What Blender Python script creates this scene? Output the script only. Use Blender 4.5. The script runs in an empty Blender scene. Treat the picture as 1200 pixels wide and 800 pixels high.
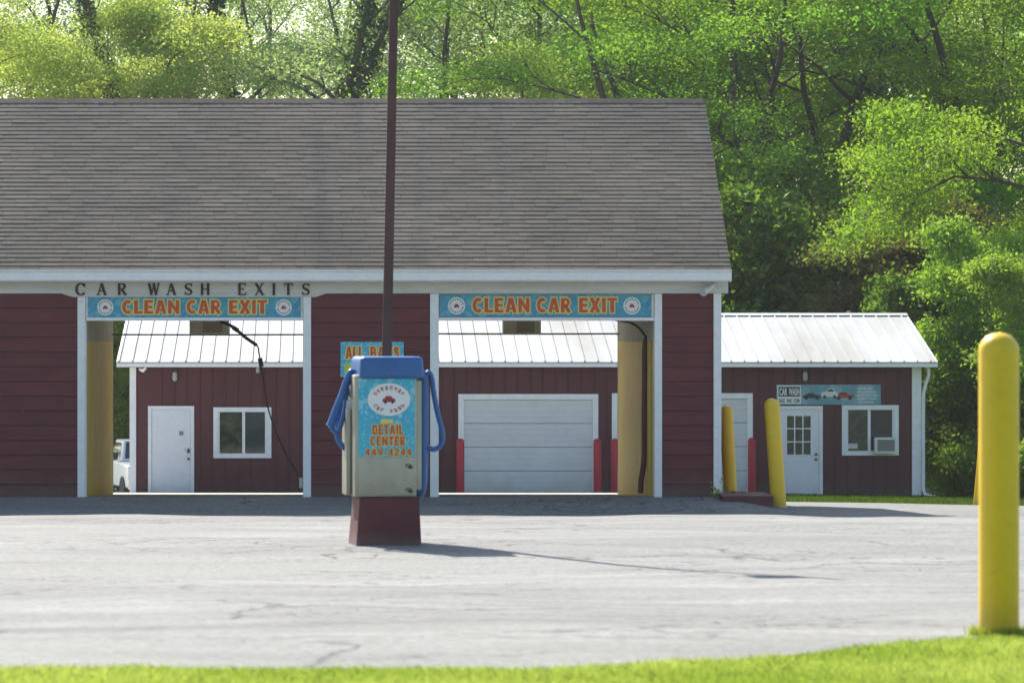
import bpy, math, random
import numpy as np
from mathutils import Vector, Matrix
R = math.radians
HAZE = .00018
sc = bpy.context.scene
COL = sc.collection
F, VX, VY, CZ = 4150.0, 383.0, 400.5, 2.65

def X(px, D): return (px - VX) * D / F
def Z(py, D): return CZ - (py - VY) * D / F

# ------------------------------------------------------------------ terrain heights
HL = [(-40,1.45),(14,1.45),(17,1.47),(26,1.772),(28,1.825),(33,1.858),(45,2.32),(58.2,2.845),(58.4,2.845),(60.9,2.675),(61.3,2.68),(68.6,2.967),(74,3.185),(85,3.63),(105,4.75),(130,5.3),(200,5.6),(3000,5.6)]
HR = [(-40,1.45),(14,1.45),(17,1.47),(26,1.772),(28,1.825),(33,1.858),(45,2.32),(58.3,2.86),(61,2.87),(75,3.40),(85,3.69),(105,4.75),(130,5.3),(200,5.6),(3000,5.6)]
def interp(T, y): return float(np.interp(y, [a for a, b in T], [b for a, b in T]))
def G(x, y):
    t = min(1, max(0, (x - 6.95) / 1.0)); t = t * t * (3 - 2 * t)
    h = interp(HL, y) * (1 - t) + interp(HR, y) * t
    if x > 9 and y > 50 and y < 120: h += 0.012 * min(x - 9, 8) * min(1, (y - 50) / 8)
    w = 1.0 if 18 < y < 58 else 0.25
    if 60 < y < 90 and x < 15: w = 0
    h += w * (0.012 * math.sin(x * 1.3 + y * .5) + 0.010 * math.sin(x * .7 - y * .9 + 1) + .006 * math.sin(x * 3.1 + y * 1.7))
    return CZ - h

# ------------------------------------------------------------------ helpers
def setp(o, label=None, cat=None, group=None, kind=None):
    if label: o['label'] = label
    if cat: o['category'] = cat
    if group: o['group'] = group
    if kind: o['kind'] = kind
    return o
def thing(name, loc=(0,0,0), label=None, cat=None, group=None, rot=0):
    o = bpy.data.objects.new(name, None); COL.objects.link(o)
    o.location = loc; o.rotation_euler = (0, 0, rot); o.empty_display_size = .2
    return setp(o, label, cat, group)
def children(o): return [c for c in bpy.data.objects if c.parent == o]
def dup(o, loc=None, label=None, rotz=None, scale=None, parent=None, kids=None):
    c = o.copy(); COL.objects.link(c)
    if parent is not None: c.parent = parent
    if loc is not None: c.location = loc
    if rotz is not None: c.rotation_euler = (0, 0, rotz)
    if scale is not None: c.scale = scale
    if label: c['label'] = label
    for ch in children(o): dup(ch, parent=c)
    return c

class MB:
    def __init__(s): s.v = []; s.f = []; s.c = []; s.smooth = False
    def add(s, vs, fs, c=None):
        n = len(s.v); s.v += [tuple(v) for v in vs]
        s.f += [tuple(i + n for i in f) for f in fs]
        s.c += [c] * len(fs)
        return s
    def box(s, x0, x1, y0, y1, z0, z1, c=None):
        vs = [(x0,y0,z0),(x1,y0,z0),(x1,y1,z0),(x0,y1,z0),(x0,y0,z1),(x1,y0,z1),(x1,y1,z1),(x0,y1,z1)]
        return s.add(vs, [(0,3,2,1),(4,5,6,7),(0,1,5,4),(1,2,6,5),(2,3,7,6),(3,0,4,7)], c)
    def bbox(s, x0, x1, y0, y1, z0, z1, b=.01):
        # bevelled box
        if min(x1-x0, y1-y0, z1-z0) <= 2.2*b: b = min(x1-x0, y1-y0, z1-z0) * .3
        import bmesh
        bm = bmesh.new(); bmesh.ops.create_cube(bm, size=1)
        for v in bm.verts: v.co = ((x0+x1)/2 + v.co.x*(x1-x0), (y0+y1)/2 + v.co.y*(y1-y0), (z0+z1)/2 + v.co.z*(z1-z0))
        bmesh.ops.bevel(bm, geom=bm.edges[:], offset=b, segments=2, profile=.7, affect='EDGES')
        bm.verts.ensure_lookup_table(); bm.verts.index_update()
        s.add([v.co[:] for v in bm.verts], [tuple(v.index for v in f.verts) for f in bm.faces]); bm.free()
        return s
    def prism(s, poly, a, b, axis='x'):
        # poly: 2D points, extruded along axis a..b ; for 'x' poly=(y,z); 'y' poly=(x,z); 'z' poly=(x,y)
        n = len(poly)
        def P(p, t): return (t, p[0], p[1]) if axis == 'x' else ((p[0], t, p[1]) if axis == 'y' else (p[0], p[1], t))
        vs = [P(p, a) for p in poly] + [P(p, b) for p in poly]
        fs = [tuple(range(n))[::-1], tuple(range(n, 2*n))] + [(i, (i+1) % n, n + (i+1) % n, n + i) for i in range(n)]
        return s.add(vs, fs)
    def tube(s, pts, rad, n=8, cap=True):
        pts = [Vector(p) for p in pts]; m = len(pts)
        if not hasattr(rad, '__len__'): rad = [rad] * m
        vs = []; prev = None
        for i, p in enumerate(pts):
            d = (pts[min(i+1, m-1)] - pts[max(i-1, 0)])
            d = d.normalized() if d.length > 1e-9 else Vector((0,0,1))
            if prev is None:
                u = d.orthogonal().normalized()
            else:
                u = prev - d * prev.dot(d)
                u = u.normalized() if u.length > 1e-6 else d.orthogonal().normalized()
            prev = u; w = d.cross(u)
            for k in range(n):
                a = 2*math.pi*k/n
                vs.append(p + (u*math.cos(a) + w*math.sin(a)) * rad[i])
        fs = [(i*n+k, i*n+(k+1) % n, (i+1)*n+(k+1) % n, (i+1)*n+k) for i in range(m-1) for k in range(n)]
        if cap: fs += [tuple(range(n))[::-1], tuple(range((m-1)*n, m*n))]
        return s.add(vs, fs)
    def lathe(s, prof, cx=0, cy=0, n=24, cz=0, axis='z'):
        # prof: (r, z)
        vs = []
        for r, z in prof:
            for k in range(n):
                a = 2*math.pi*k/n
                if axis == 'z': vs.append((cx + r*math.cos(a), cy + r*math.sin(a), cz + z))
                elif axis == 'y': vs.append((cx + r*math.cos(a), cy + z, cz + r*math.sin(a)))
                else: vs.append((cx + z, cy + r*math.cos(a), cz + r*math.sin(a)))
        m = len(prof)
        fs = [(i*n+k, i*n+(k+1) % n, (i+1)*n+(k+1) % n, (i+1)*n+k) for i in range(m-1) for k in range(n)]
        fs += [tuple(range(n))[::-1], tuple(range((m-1)*n, m*n))]
        return s.add(vs, fs)
    def build(s, name, mat, parent=None, world=True, smooth=False, colors=False):
        off = Vector((0,0,0))
        if parent is not None and world:
            p = parent
            while p is not None: off += p.location; p = p.parent
        me = bpy.data.meshes.new(name)
        me.from_pydata([(v[0]-off.x, v[1]-off.y, v[2]-off.z) for v in s.v], [], s.f)
        if colors:
            at = me.attributes.new('tint', 'FLOAT', 'FACE')
            at.data.foreach_set('value', [0.5 if c is None else c for c in s.c])
        me.materials.append(mat)
        import bmesh
        if not colors:
            bm = bmesh.new(); bm.from_mesh(me); bmesh.ops.recalc_face_normals(bm, faces=bm.faces[:]); bm.to_mesh(me); bm.free()
        if smooth:
            me.polygons.foreach_set('use_smooth', [True]*len(me.polygons))
            try: me.set_sharp_from_angle(angle=R(40))
            except Exception: pass
        me.update()
        o = bpy.data.objects.new(name, me); COL.objects.link(o)
        if parent is not None: o.parent = parent
        return o

def smooth_path(pts, k=6):
    P = [Vector(p) for p in pts]; P = [P[0]*2-P[1]] + P + [P[-1]*2-P[-2]]
    out = []
    for i in range(1, len(P)-2):
        for j in range(k):
            t = j/k
            out.append(.5*((2*P[i]) + (-P[i-1]+P[i+1])*t + (2*P[i-1]-5*P[i]+4*P[i+1]-P[i+2])*t*t + (-P[i-1]+3*P[i]-3*P[i+1]+P[i+2])*t**3))
    out.append(P[-2]); return out

# ------------------------------------------------------------------ materials
def new_mat(name):
    m = bpy.data.materials.new(name); m.use_nodes = True
    nt = m.node_tree; b = nt.nodes['Principled BSDF']; return m, nt, b
def N(nt, t, **kw):
    n = nt.nodes.new(t)
    for k, v in kw.items():
        if k.startswith('i_'): n.inputs[k[2:].replace('_', ' ')].default_value = v
        else: setattr(n, k, v)
    return n
def noise(nt, scale, detail=4, rough=.6, vec=None, stretch=None):
    n = N(nt, 'ShaderNodeTexNoise'); n.inputs['Scale'].default_value = scale
    n.inputs['Detail'].default_value = detail; n.inputs['Roughness'].default_value = rough
    if vec is None:
        tc = N(nt, 'ShaderNodeTexCoord'); vec = tc.outputs['Object']
    if stretch:
        mp = N(nt, 'ShaderNodeMapping'); mp.inputs['Scale'].default_value = stretch
        nt.links.new(vec, mp.inputs['Vector']); vec = mp.outputs['Vector']
    nt.links.new(vec, n.inputs['Vector']); return n
def ramp(nt, src, stops, interp='LINEAR'):
    r = N(nt, 'ShaderNodeValToRGB'); cr = r.color_ramp; cr.interpolation = interp
    while len(cr.elements) > 1: cr.elements.remove(cr.elements[-1])
    cr.elements[0].position = stops[0][0]; c = stops[0][1]; cr.elements[0].color = (c if hasattr(c, '__len__') else (c,c,c)) [:3] + (1,) if hasattr(c, '__len__') else (c,c,c,1)
    for p, c in stops[1:]:
        e = cr.elements.new(p); e.color = (tuple(c) + (1,)) if hasattr(c, '__len__') else (c,c,c,1)
    nt.links.new(src, r.inputs[0]); return r
def mix(nt, fac, a, b, mode='MIX'):
    m = N(nt, 'ShaderNodeMix', data_type='RGBA', blend_type=mode)
    for s, i in ((fac, 0), (a, 6), (b, 7)):
        if hasattr(s, 'links'): nt.links.new(s, m.inputs[i])
        elif i == 0: m.inputs[0].default_value = s
        else: m.inputs[i].default_value = tuple(s) + (1,) if len(s) == 3 else s
    return m.outputs[2]
def paint(name, col, rough=.5, var=.15, scale=3, dirt=0, dirtcol=(.12,.10,.08), bump=0, bscale=60, metal=0, stretch=None, spec=.5):
    m, nt, b = new_mat(name)
    n = noise(nt, scale, 5, .65, stretch=stretch)
    lo = tuple(c*(1-var) for c in col); hi = tuple(min(1, c*(1+var)) for c in col)
    r = ramp(nt, n.outputs[0], [(.3, lo), (.7, hi)])
    out = r.outputs[0]
    if dirt:
        n2 = noise(nt, scale*2.7+1, 8, .75, stretch=stretch)
        f = ramp(nt, n2.outputs[0], [(.5, 0), (.75, dirt)])
        out = mix(nt, f.outputs[0], out, dirtcol)
    nt.links.new(out, b.inputs['Base Color'])
    b.inputs['Roughness'].default_value = rough; b.inputs['Metallic'].default_value = metal
    b.inputs['Specular IOR Level'].default_value = spec
    if bump:
        n3 = noise(nt, bscale, 6, .6)
        bp = N(nt, 'ShaderNodeBump'); bp.inputs['Strength'].default_value = bump; bp.inputs['Distance'].default_value = .01
        nt.links.new(n3.outputs[0], bp.inputs['Height']); nt.links.new(bp.outputs[0], b.inputs['Normal'])
    return m

M = {}
def wear(m, chips=.0, chipcol=(.6,.58,.55), cs=9, splash=0, zbase=0, zh=.5, splashcol=(.13,.12,.10), scuff=0, scol=(.12,.10,.05)):
    nt = m.node_tree; b = nt.nodes['Principled BSDF']; l = b.inputs['Base Color'].links[0]; out = l.from_socket
    tc = N(nt, 'ShaderNodeTexCoord')
    if splash:
        sp = N(nt, 'ShaderNodeSeparateXYZ'); nt.links.new(tc.outputs['Object'], sp.inputs[0])
        nz = noise(nt, 2.5, 6, .7); ad = N(nt, 'ShaderNodeMath', operation='MULTIPLY_ADD'); nt.links.new(nz.outputs[0], ad.inputs[0]); ad.inputs[1].default_value = zh*1.6; nt.links.new(sp.outputs[2], ad.inputs[2])
        mr = N(nt, 'ShaderNodeMapRange'); nt.links.new(ad.outputs[0], mr.inputs[0]); mr.inputs[1].default_value = zbase+zh*.75; mr.inputs[2].default_value = zbase+zh*1.7; mr.inputs[3].default_value = splash; mr.inputs[4].default_value = 0
        out = mix(nt, mr.outputs[0], out, splashcol)
    if scuff:
        n = noise(nt, 7, 6, .75, stretch=(1.6,1.6,.8)); f = ramp(nt, n.outputs[0], [(.60, 0), (.66, scuff)]); out = mix(nt, f.outputs[0], out, scol)
    if chips:
        n = noise(nt, cs, 4, .6); f = ramp(nt, n.outputs[0], [(chips, 0), (chips+.015, .8)]); out = mix(nt, f.outputs[0], out, chipcol)
    nt.links.new(out, b.inputs['Base Color'])
M['white'] = paint('white_paint', (.74,.76,.76), .55, .06, 4, .45, (.40,.42,.40), .15, 30)
M['frieze'] = paint('weathered_white_paint', (.66,.67,.64), .65, .10, 3, .5, (.33,.33,.29), .1, 30, stretch=(.4,1,3))
M['white_trim'] = paint('trim_white', (.84,.86,.86), .5, .05, 4, .3, (.45,.47,.45), .1, 30)
M['red_siding'] = paint('red_siding_paint', (.118,.0165,.019), .6, .25, 1.6, .55, (.065,.018,.018), .25, 25, stretch=(.6,1,2.5))
M['red_board'] = paint('rear_maroon_siding', (.088,.018,.021), .55, .15, 1.2, .3, (.045,.016,.018), .1, 20, stretch=(1.5,1,.5))
M['seam'] = paint('painted_lap_shade', (.025,.008,.010), .9, .3, 3)  # dark strips below the siding boards, painted in place of lap shadow
M['maroon'] = paint('maroon_paint', (.115,.026,.030), .65, .2, 5, .6, (.07,.03,.03), .3, 40)
M['letter'] = paint('brown_letters', (.055,.016,.014), .6, .2, 5)
M['yellow_wall'] = paint('yellow_wall_paint', (.66,.46,.030), .6, .10, 1.1, .4, (.36,.28,.04), .1, 12)
M['block'] = paint('grey_block_wall', (.50,.50,.43), .8, .12, 2, .3)
M['ceil'] = paint('bay_ceiling', (.45,.45,.42), .8, .1, 2)
M['conc'] = paint('concrete', (.42,.41,.38), .85, .15, 1.2, .4, (.28,.27,.25), .3, 30)
M['yellow'] = paint('yellow_sleeve', (.84,.55,.014), .38, .05, 6, .25, (.55,.42,.03), .05, 10)
M['orange_yellow'] = paint('faded_orange_yellow_sleeve', (.90,.50,.012), .38, .05, 6, .2, (.55,.42,.03), .05, 10)
M['red_bollard'] = paint('red_sleeve', (.40,.013,.034), .45, .08, 6, .2)
M['garage'] = paint('garage_door_white', (.66,.69,.68), .5, .05, 1.2, .35, (.50,.50,.44), .05, 20)
M['door_white'] = paint('door_white', (.78,.81,.83), .45, .04, 3, .2, (.5,.5,.5))
M['black'] = paint('black_rubber', (.018,.018,.02), .55, .1)
M['darkred_tube'] = paint('dark_red_tube', (.09,.015,.015), .45, .15)
M['dark_metal'] = paint('dark_metal', (.06,.06,.055), .5, .2, 8, metal=.4)
M['grey_box'] = paint('grey_unit', (.82,.82,.76), .6, .06, 3, .2)
M['pole'] = paint('bronze_pole', (.085,.035,.035), .5, .2, 3, .4, (.05,.03,.02))
M['blue_pl'] = paint('blue_plastic', (.028,.125,.35), .38, .12, 5, .35, (.06,.13,.3))
M['steel'] = paint('brushed_steel', (.43,.43,.37), .42, .14, 2.5, .5, (.33,.33,.26), .06, 20, metal=.75, stretch=(1,1,.35))
M['gal'] = paint('galvanised', (.62,.64,.64), .45, .1, 3, metal=.2)
M['sign_red'] = paint('sign_red', (.60,.085,.020), .5, .12, 8)
M['sign_yellow'] = paint('sign_yellow', (.78,.66,.16), .5, .08, 8)
M['sign_lime'] = paint('sign_lime', (.52,.70,.02), .5, .05, 8)
M['sign_white'] = paint('sign_white', (.78,.79,.77), .5, .04, 8)
M['sign_black'] = paint('sign_black', (.03,.035,.035), .5, .1, 8)
M['logo_red'] = paint('logo_red', (.35,.03,.05), .5, .1, 8)
M['car_green'] = paint('pic_dark_car', (.02,.035,.03), .4, .2, 9)
M['car_white'] = paint('pic_white_car', (.65,.68,.66), .4, .1, 9)
M['car_red'] = paint('pic_red_car', (.42,.05,.03), .4, .2, 9)
M['pic_dark'] = paint('pic_dark', (.02,.03,.035), .4, .2, 9)
M['truck'] = paint('truck_white', (.78,.79,.80), .25, .03, 2)
M['chrome'] = paint('chrome', (.6,.6,.6), .2, .05, metal=1)
M['tyre'] = paint('tyre', (.02,.02,.02), .8, .1)
M['bark'] = paint('bark', (.085,.068,.052), .9, .35, 6, .4, (.05,.05,.03), .8, 14, stretch=(1,1,.3))
M['bark_far'] = paint('bark_grey', (.10,.085,.07), .9, .35, 6, .4, (.05,.05,.03), .6, 14, stretch=(1,1,.3))
M['ac_white'] = paint('ac_white', (.72,.73,.70), .5, .05, 5)
M['grille'] = paint('ac_grille', (.22,.23,.22), .6, .1, 5)
M['paper'] = paint('paper', (.6,.6,.56), .7, .05)

wear(M['red_siding'], .735, (.30,.24,.23), 7, .65, 0, .45, (.10,.075,.06))
wear(M['red_board'], 0, splash=.5, zbase=0, zh=.4, splashcol=(.09,.07,.06))
wear(M['yellow'], .74, (.35,.33,.25), 12, .6, 0, .22, (.30,.24,.06), .35, (.42,.30,.04))
wear(M['orange_yellow'], .74, (.35,.33,.25), 12, .6, 0, .22, (.30,.24,.06), .35, (.45,.28,.04))
wear(M['white_trim'], .74, (.30,.28,.25), 10)
wear(M['maroon'], .72, (.30,.22,.20), 14, .6, 0, .15, (.20,.16,.14))
wear(M['steel'], .70, (.20,.17,.12), 16, .5, .44, .30, (.25,.22,.16), .45, (.30,.27,.20))
wear(M['garage'], 0, splash=.5, zbase=0, zh=.5, splashcol=(.42,.41,.36))
wear(M['door_white'], .74, (.5,.48,.45), 9, .4, 0, .35, (.5,.5,.46))
wear(M['blue_pl'], 0, scuff=.4, scol=(.10,.20,.36))
def glass(name, tint=(.02,.03,.028), rough=.04):
    m, nt, b = new_mat(name)
    b.inputs['Base Color'].default_value = tint + (1,); b.inputs['Roughness'].default_value = rough
    b.inputs['Specular IOR Level'].default_value = .5; b.inputs['IOR'].default_value = 1.5
    n = noise(nt, 1.5, 2); bp = N(nt, 'ShaderNodeBump'); bp.inputs['Strength'].default_value = .15; bp.inputs['Distance'].default_value = .02
    nt.links.new(n.outputs[0], bp.inputs['Height']); nt.links.new(bp.outputs[0], b.inputs['Normal'])
    return m
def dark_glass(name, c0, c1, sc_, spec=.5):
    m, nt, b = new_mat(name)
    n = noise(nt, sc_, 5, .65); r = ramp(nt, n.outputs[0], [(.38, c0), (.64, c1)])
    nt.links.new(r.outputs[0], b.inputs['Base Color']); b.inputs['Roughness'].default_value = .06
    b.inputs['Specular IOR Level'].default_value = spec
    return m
M['glass'] = dark_glass('reflection_tint_glass', (.010,.028,.014), (.060,.085,.040), 4.5)  # mottled greens paint a tree reflection into the pane colour
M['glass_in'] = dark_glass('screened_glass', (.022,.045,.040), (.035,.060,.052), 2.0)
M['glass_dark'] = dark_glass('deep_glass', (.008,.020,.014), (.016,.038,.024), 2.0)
M['lens'] = glass('lens', (.4,.4,.38), .1)

def bubbles(name, c0, c1, c2, sc_):
    m, nt, b = new_mat(name)
    n = noise(nt, 2.2, 3)
    base = ramp(nt, n.outputs[0], [(.35, c0), (.65, c1)]).outputs[0]
    tc = N(nt, 'ShaderNodeTexCoord')
    mp = N(nt, 'ShaderNodeMapping'); mp.inputs['Scale'].default_value = (1, 0.001, 1)
    nt.links.new(tc.outputs['Object'], mp.inputs['Vector'])
    for s_, amt in ((sc_, .5), (sc_*2.3, .4)):
        v = N(nt, 'ShaderNodeTexVoronoi'); v.inputs['Scale'].default_value = s_
        nt.links.new(mp.outputs[0], v.inputs['Vector'])
        f = ramp(nt, v.outputs['Distance'], [(0, amt*.7), (.22, amt), (.30, amt), (.34, 0)])
        base = mix(nt, f.outputs[0], base, c2)
    nt.links.new(base, b.inputs['Base Color']); b.inputs['Roughness'].default_value = .45
    return m
M['sign_blue'] = bubbles('sign_bubble_blue', (.030,.25,.46), (.055,.36,.47), (.22,.50,.55), 5.5)
M['vac_blue'] = bubbles('vacuum_bubble_cyan', (.045,.40,.62), (.07,.50,.62), (.45,.70,.74), 13)
M['car_sign_blue'] = bubbles('office_sign_blue', (.10,.27,.33), (.20,.40,.46), (.35,.52,.56), 1.2)

# shingles
m, nt, b = new_mat('asphalt_shingle')
at = N(nt, 'ShaderNodeAttribute', attribute_name='tint')
base = ramp(nt, at.outputs['Fac'], [(0, (.150,.124,.098)), (.5, (.180,.151,.121)), (1, (.215,.182,.148))]).outputs[0]
n1 = noise(nt, .55, 6, .6); f1 = ramp(nt, n1.outputs[0], [(.35, (.80,.80,.80)), (.7, (1.12,1.1,1.08))])
base = mix(nt, 1.0, base, f1.outputs[0], 'MULTIPLY')
n1b = noise(nt, .8, 4, .6, stretch=(1.7,.10,.10)); f1b = ramp(nt, n1b.outputs[0], [(.56, 0), (.72, .34)])
base = mix(nt, f1b.outputs[0], base, (.085,.078,.078))
n2 = noise(nt, 90, 3, .7); f2 = ramp(nt, n2.outputs[0], [(.3, (.75,.75,.75)), (.7, (1.25,1.25,1.25))])
base = mix(nt, 1.0, base, f2.outputs[0], 'MULTIPLY')
n3 = noise(nt, 2.2, 6, .7); f3 = ramp(nt, n3.outputs[0], [(.62, 0), (.72, .35)])
base = mix(nt, f3.outputs[0], base, (.20,.19,.13))
nt.links.new(base, b.inputs['Base Color']); b.inputs['Roughness'].default_value = .93; b.inputs['Specular IOR Level'].default_value = .25
bp = N(nt, 'ShaderNodeBump'); bp.inputs['Strength'].default_value = .5; bp.inputs['Distance'].default_value = .004
nt.links.new(n2.outputs[0], bp.inputs['Height']); nt.links.new(bp.outputs[0], b.inputs['Normal'])
M['shingle'] = m
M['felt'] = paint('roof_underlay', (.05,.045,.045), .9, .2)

# metal roof
m, nt, b = new_mat('metal_roof')
n1 = noise(nt, .35, 6, .6, stretch=(1.6,.35,1)); f1 = ramp(nt, n1.outputs[0], [(.42, (.46,.468,.468)), (.56, (.39,.385,.365)), (.70, (.32,.305,.275))])
n2 = noise(nt, 2, 8, .8, stretch=(3,.5,1)); f2 = ramp(nt, n2.outputs[0], [(.55, 0), (.8, .4)])
nt.links.new(mix(nt, f2.outputs[0], f1.outputs[0], (.33,.31,.27)), b.inputs['Base Color'])
b.inputs['Roughness'].default_value = .62; b.inputs['Metallic'].default_value = 0.0; b.inputs['Specular IOR Level'].default_value = .25
M['metal_roof'] = m

# asphalt
m, nt, b = new_mat('old_asphalt')
tc = N(nt, 'ShaderNodeTexCoord'); vec = tc.outputs['Object']
a1 = noise(nt, .11, 5, .6, vec); c = ramp(nt, a1.outputs[0], [(.3, (.190,.185,.170)), (.5, (.230,.225,.206)), (.72, (.266,.260,.238))]).outputs[0]
a2 = noise(nt, .5, 7, .7, vec, (.35,1.0,1)); f = ramp(nt, a2.outputs[0], [(.47, 0), (.64, .60)])
c = mix(nt, f.outputs[0], c, (.145,.142,.138))
a4 = noise(nt, .9, 6, .7, vec, (.3,1.0,1)); f = ramp(nt, a4.outputs[0], [(.50, 0), (.70, .55)])
c = mix(nt, f.outputs[0], c, (.33,.325,.305))
a5 = noise(nt, 3.2, 8, .8, vec, (.25,1.0,1)); f = ramp(nt, a5.outputs[0], [(.54, 0), (.70, .55)])
c = mix(nt, f.outputs[0], c, (.13,.125,.12))
a3 = noise(nt, 16, 6, .85, vec); f3 = ramp(nt, a3.outputs[0], [(.35, (.62,.62,.62)), (.65, (1.34,1.34,1.34))])
c = mix(nt, 1.0, c, f3.outputs[0], 'MULTIPLY')
# cracks: warped voronoi edges, masked by noise
wn = noise(nt, .8, 4, .6, vec)
va = N(nt, 'ShaderNodeVectorMath', operation='MULTIPLY_ADD'); nt.links.new(wn.outputs['Color'], va.inputs[0]); va.inputs[1].default_value = (1.6,1.6,0); nt.links.new(vec, va.inputs[2])
crk = None
for s_, wd, mk in ((.16, .005, .42), (.45, .009, .50), (1.5, .024, .50), (4.5, .05, .53)):
    mp = N(nt, 'ShaderNodeMapping'); mp.inputs['Scale'].default_value = (.55, 1, 1); nt.links.new(va.outputs[0], mp.inputs[0])
    v = N(nt, 'ShaderNodeTexVoronoi', feature='DISTANCE_TO_EDGE'); v.inputs['Scale'].default_value = s_
    nt.links.new(mp.outputs[0], v.inputs['Vector'])
    e = ramp(nt, v.outputs['Distance'], [(0, 1), (wd*.35, 1), (wd*.7, .0)])
    mk_n = noise(nt, .22/s_**.3, 3, .5, vec); mm = ramp(nt, mk_n.outputs[0], [(mk, 0), (mk+.06, 1)])
    mu = N(nt, 'ShaderNodeMath', operation='MULTIPLY'); nt.links.new(e.outputs[0], mu.inputs[0]); nt.links.new(mm.outputs[0], mu.inputs[1])
    if crk is None: crk = mu.outputs[0]
    else:
        mx = N(nt, 'ShaderNodeMath', operation='MAXIMUM'); nt.links.new(crk, mx.inputs[0]); nt.links.new(mu.outputs[0], mx.inputs[1]); crk = mx.outputs[0]
cf = N(nt, 'ShaderNodeMath', operation='MULTIPLY'); nt.links.new(crk, cf.inputs[0]); cf.inputs[1].default_value = .8
c = mix(nt, cf.outputs[0], c, (.045,.043,.04))
nt.links.new(c, b.inputs['Base Color']); b.inputs['Roughness'].default_value = .9; b.inputs['Specular IOR Level'].default_value = .3
hs = N(nt, 'ShaderNodeMath', operation='SUBTRACT'); nt.links.new(a3.outputs[0], hs.inputs[0]); nt.links.new(crk, hs.inputs[1])
bp = N(nt, 'ShaderNodeBump'); bp.inputs['Strength'].default_value = .35; bp.inputs['Distance'].default_value = .01
nt.links.new(hs.outputs[0], bp.inputs['Height']); nt.links.new(bp.outputs[0], b.inputs['Normal'])
M['asphalt'] = m

# grass ground
m, nt, b = new_mat('grass_ground')
n1 = noise(nt, .8, 6, .7); c = ramp(nt, n1.outputs[0], [(.3, (.07,.11,.02)), (.6, (.12,.17,.03)), (.8, (.17,.19,.06))])
nt.links.new(c.outputs[0], b.inputs['Base Color']); b.inputs['Roughness'].default_value = .95
M['ground'] = m
M['weed'] = None

def leafmat(name, c_lo, c_hi, trans=.45, tcol=None, gloss=.25):
    m = bpy.data.materials.new(name); m.use_nodes = True; nt = m.node_tree
    for n in list(nt.nodes): nt.nodes.remove(n)
    out = N(nt, 'ShaderNodeOutputMaterial')
    at = N(nt, 'ShaderNodeAttribute', attribute_name='tint')
    oi = N(nt, 'ShaderNodeObjectInfo')
    c = ramp(nt, at.outputs['Fac'], [(0, c_lo), (1, c_hi)]).outputs[0]
    hv = N(nt, 'ShaderNodeHueSaturation'); nt.links.new(c, hv.inputs['Color'])
    mr = N(nt, 'ShaderNodeMapRange'); nt.links.new(oi.outputs['Random'], mr.inputs[0]); mr.inputs[3].default_value = .485; mr.inputs[4].default_value = .515
    nt.links.new(mr.outputs[0], hv.inputs['Hue'])
    d = N(nt, 'ShaderNodeBsdfDiffuse'); nt.links.new(hv.outputs[0], d.inputs[0])
    t = N(nt, 'ShaderNodeBsdfTranslucent')
    tc_ = mix(nt, 1.0, hv.outputs[0], tcol or (1.5,1.35,.6), 'MULTIPLY')
    nt.links.new(tc_, t.inputs[0])
    ms = N(nt, 'ShaderNodeMixShader'); ms.inputs[0].default_value = trans
    nt.links.new(d.outputs[0], ms.inputs[1]); nt.links.new(t.outputs[0], ms.inputs[2])
    g = N(nt, 'ShaderNodeBsdfGlossy'); g.inputs['Roughness'].default_value = .6; g.inputs['Color'].default_value = (.5,.6,.4,1)
    fr = N(nt, 'ShaderNodeFresnel'); fr.inputs[0].default_value = 1.4
    fm = N(nt, 'ShaderNodeMath', operation='MULTIPLY'); nt.links.new(fr.outputs[0], fm.inputs[0]); fm.inputs[1].default_value = gloss*.25
    ms2 = N(nt, 'ShaderNodeMixShader'); nt.links.new(fm.outputs[0], ms2.inputs[0])
    nt.links.new(ms.outputs[0], ms2.inputs[1]); nt.links.new(g.outputs[0], ms2.inputs[2])
    nt.links.new(ms2.outputs[0], out.inputs[0])
    return m
M['leaf_maple'] = leafmat('leaf_maple', (.095,.21,.030), (.175,.32,.045), .50, (2.0,1.75,.8))
M['leaf_elm'] = leafmat('leaf_elm', (.12,.25,.028), (.19,.34,.045), .48, (1.8,1.6,.7))
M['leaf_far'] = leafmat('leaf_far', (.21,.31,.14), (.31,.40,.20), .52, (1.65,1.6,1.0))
M['leaf_locust'] = leafmat('leaf_locust', (.27,.38,.10), (.38,.47,.15), .52, (1.7,1.55,.85))
M['leaf_brown'] = leafmat('leaf_bronze', (.12,.15,.05), (.20,.19,.075), .42)
M['leaf_shrub'] = leafmat('leaf_shrub', (.16,.28,.04), (.25,.37,.07), .45, (1.8,1.6,.7))
M['leaf_dark'] = leafmat('leaf_dark', (.075,.16,.03), (.13,.23,.045), .48, (1.8,1.6,.7))
M['leaf_ivy'] = leafmat('leaf_ivy', (.035,.075,.025), (.06,.11,.035), .3)
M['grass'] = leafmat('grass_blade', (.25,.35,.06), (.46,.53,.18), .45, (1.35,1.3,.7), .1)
M['grass_shade_tint'] = leafmat('grass_blade_shade_tint', (.05,.09,.014), (.10,.15,.03), .40, (1.3,1.3,.6), .1)  # office building's shade on the verge put into a darker blade colour

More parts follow.
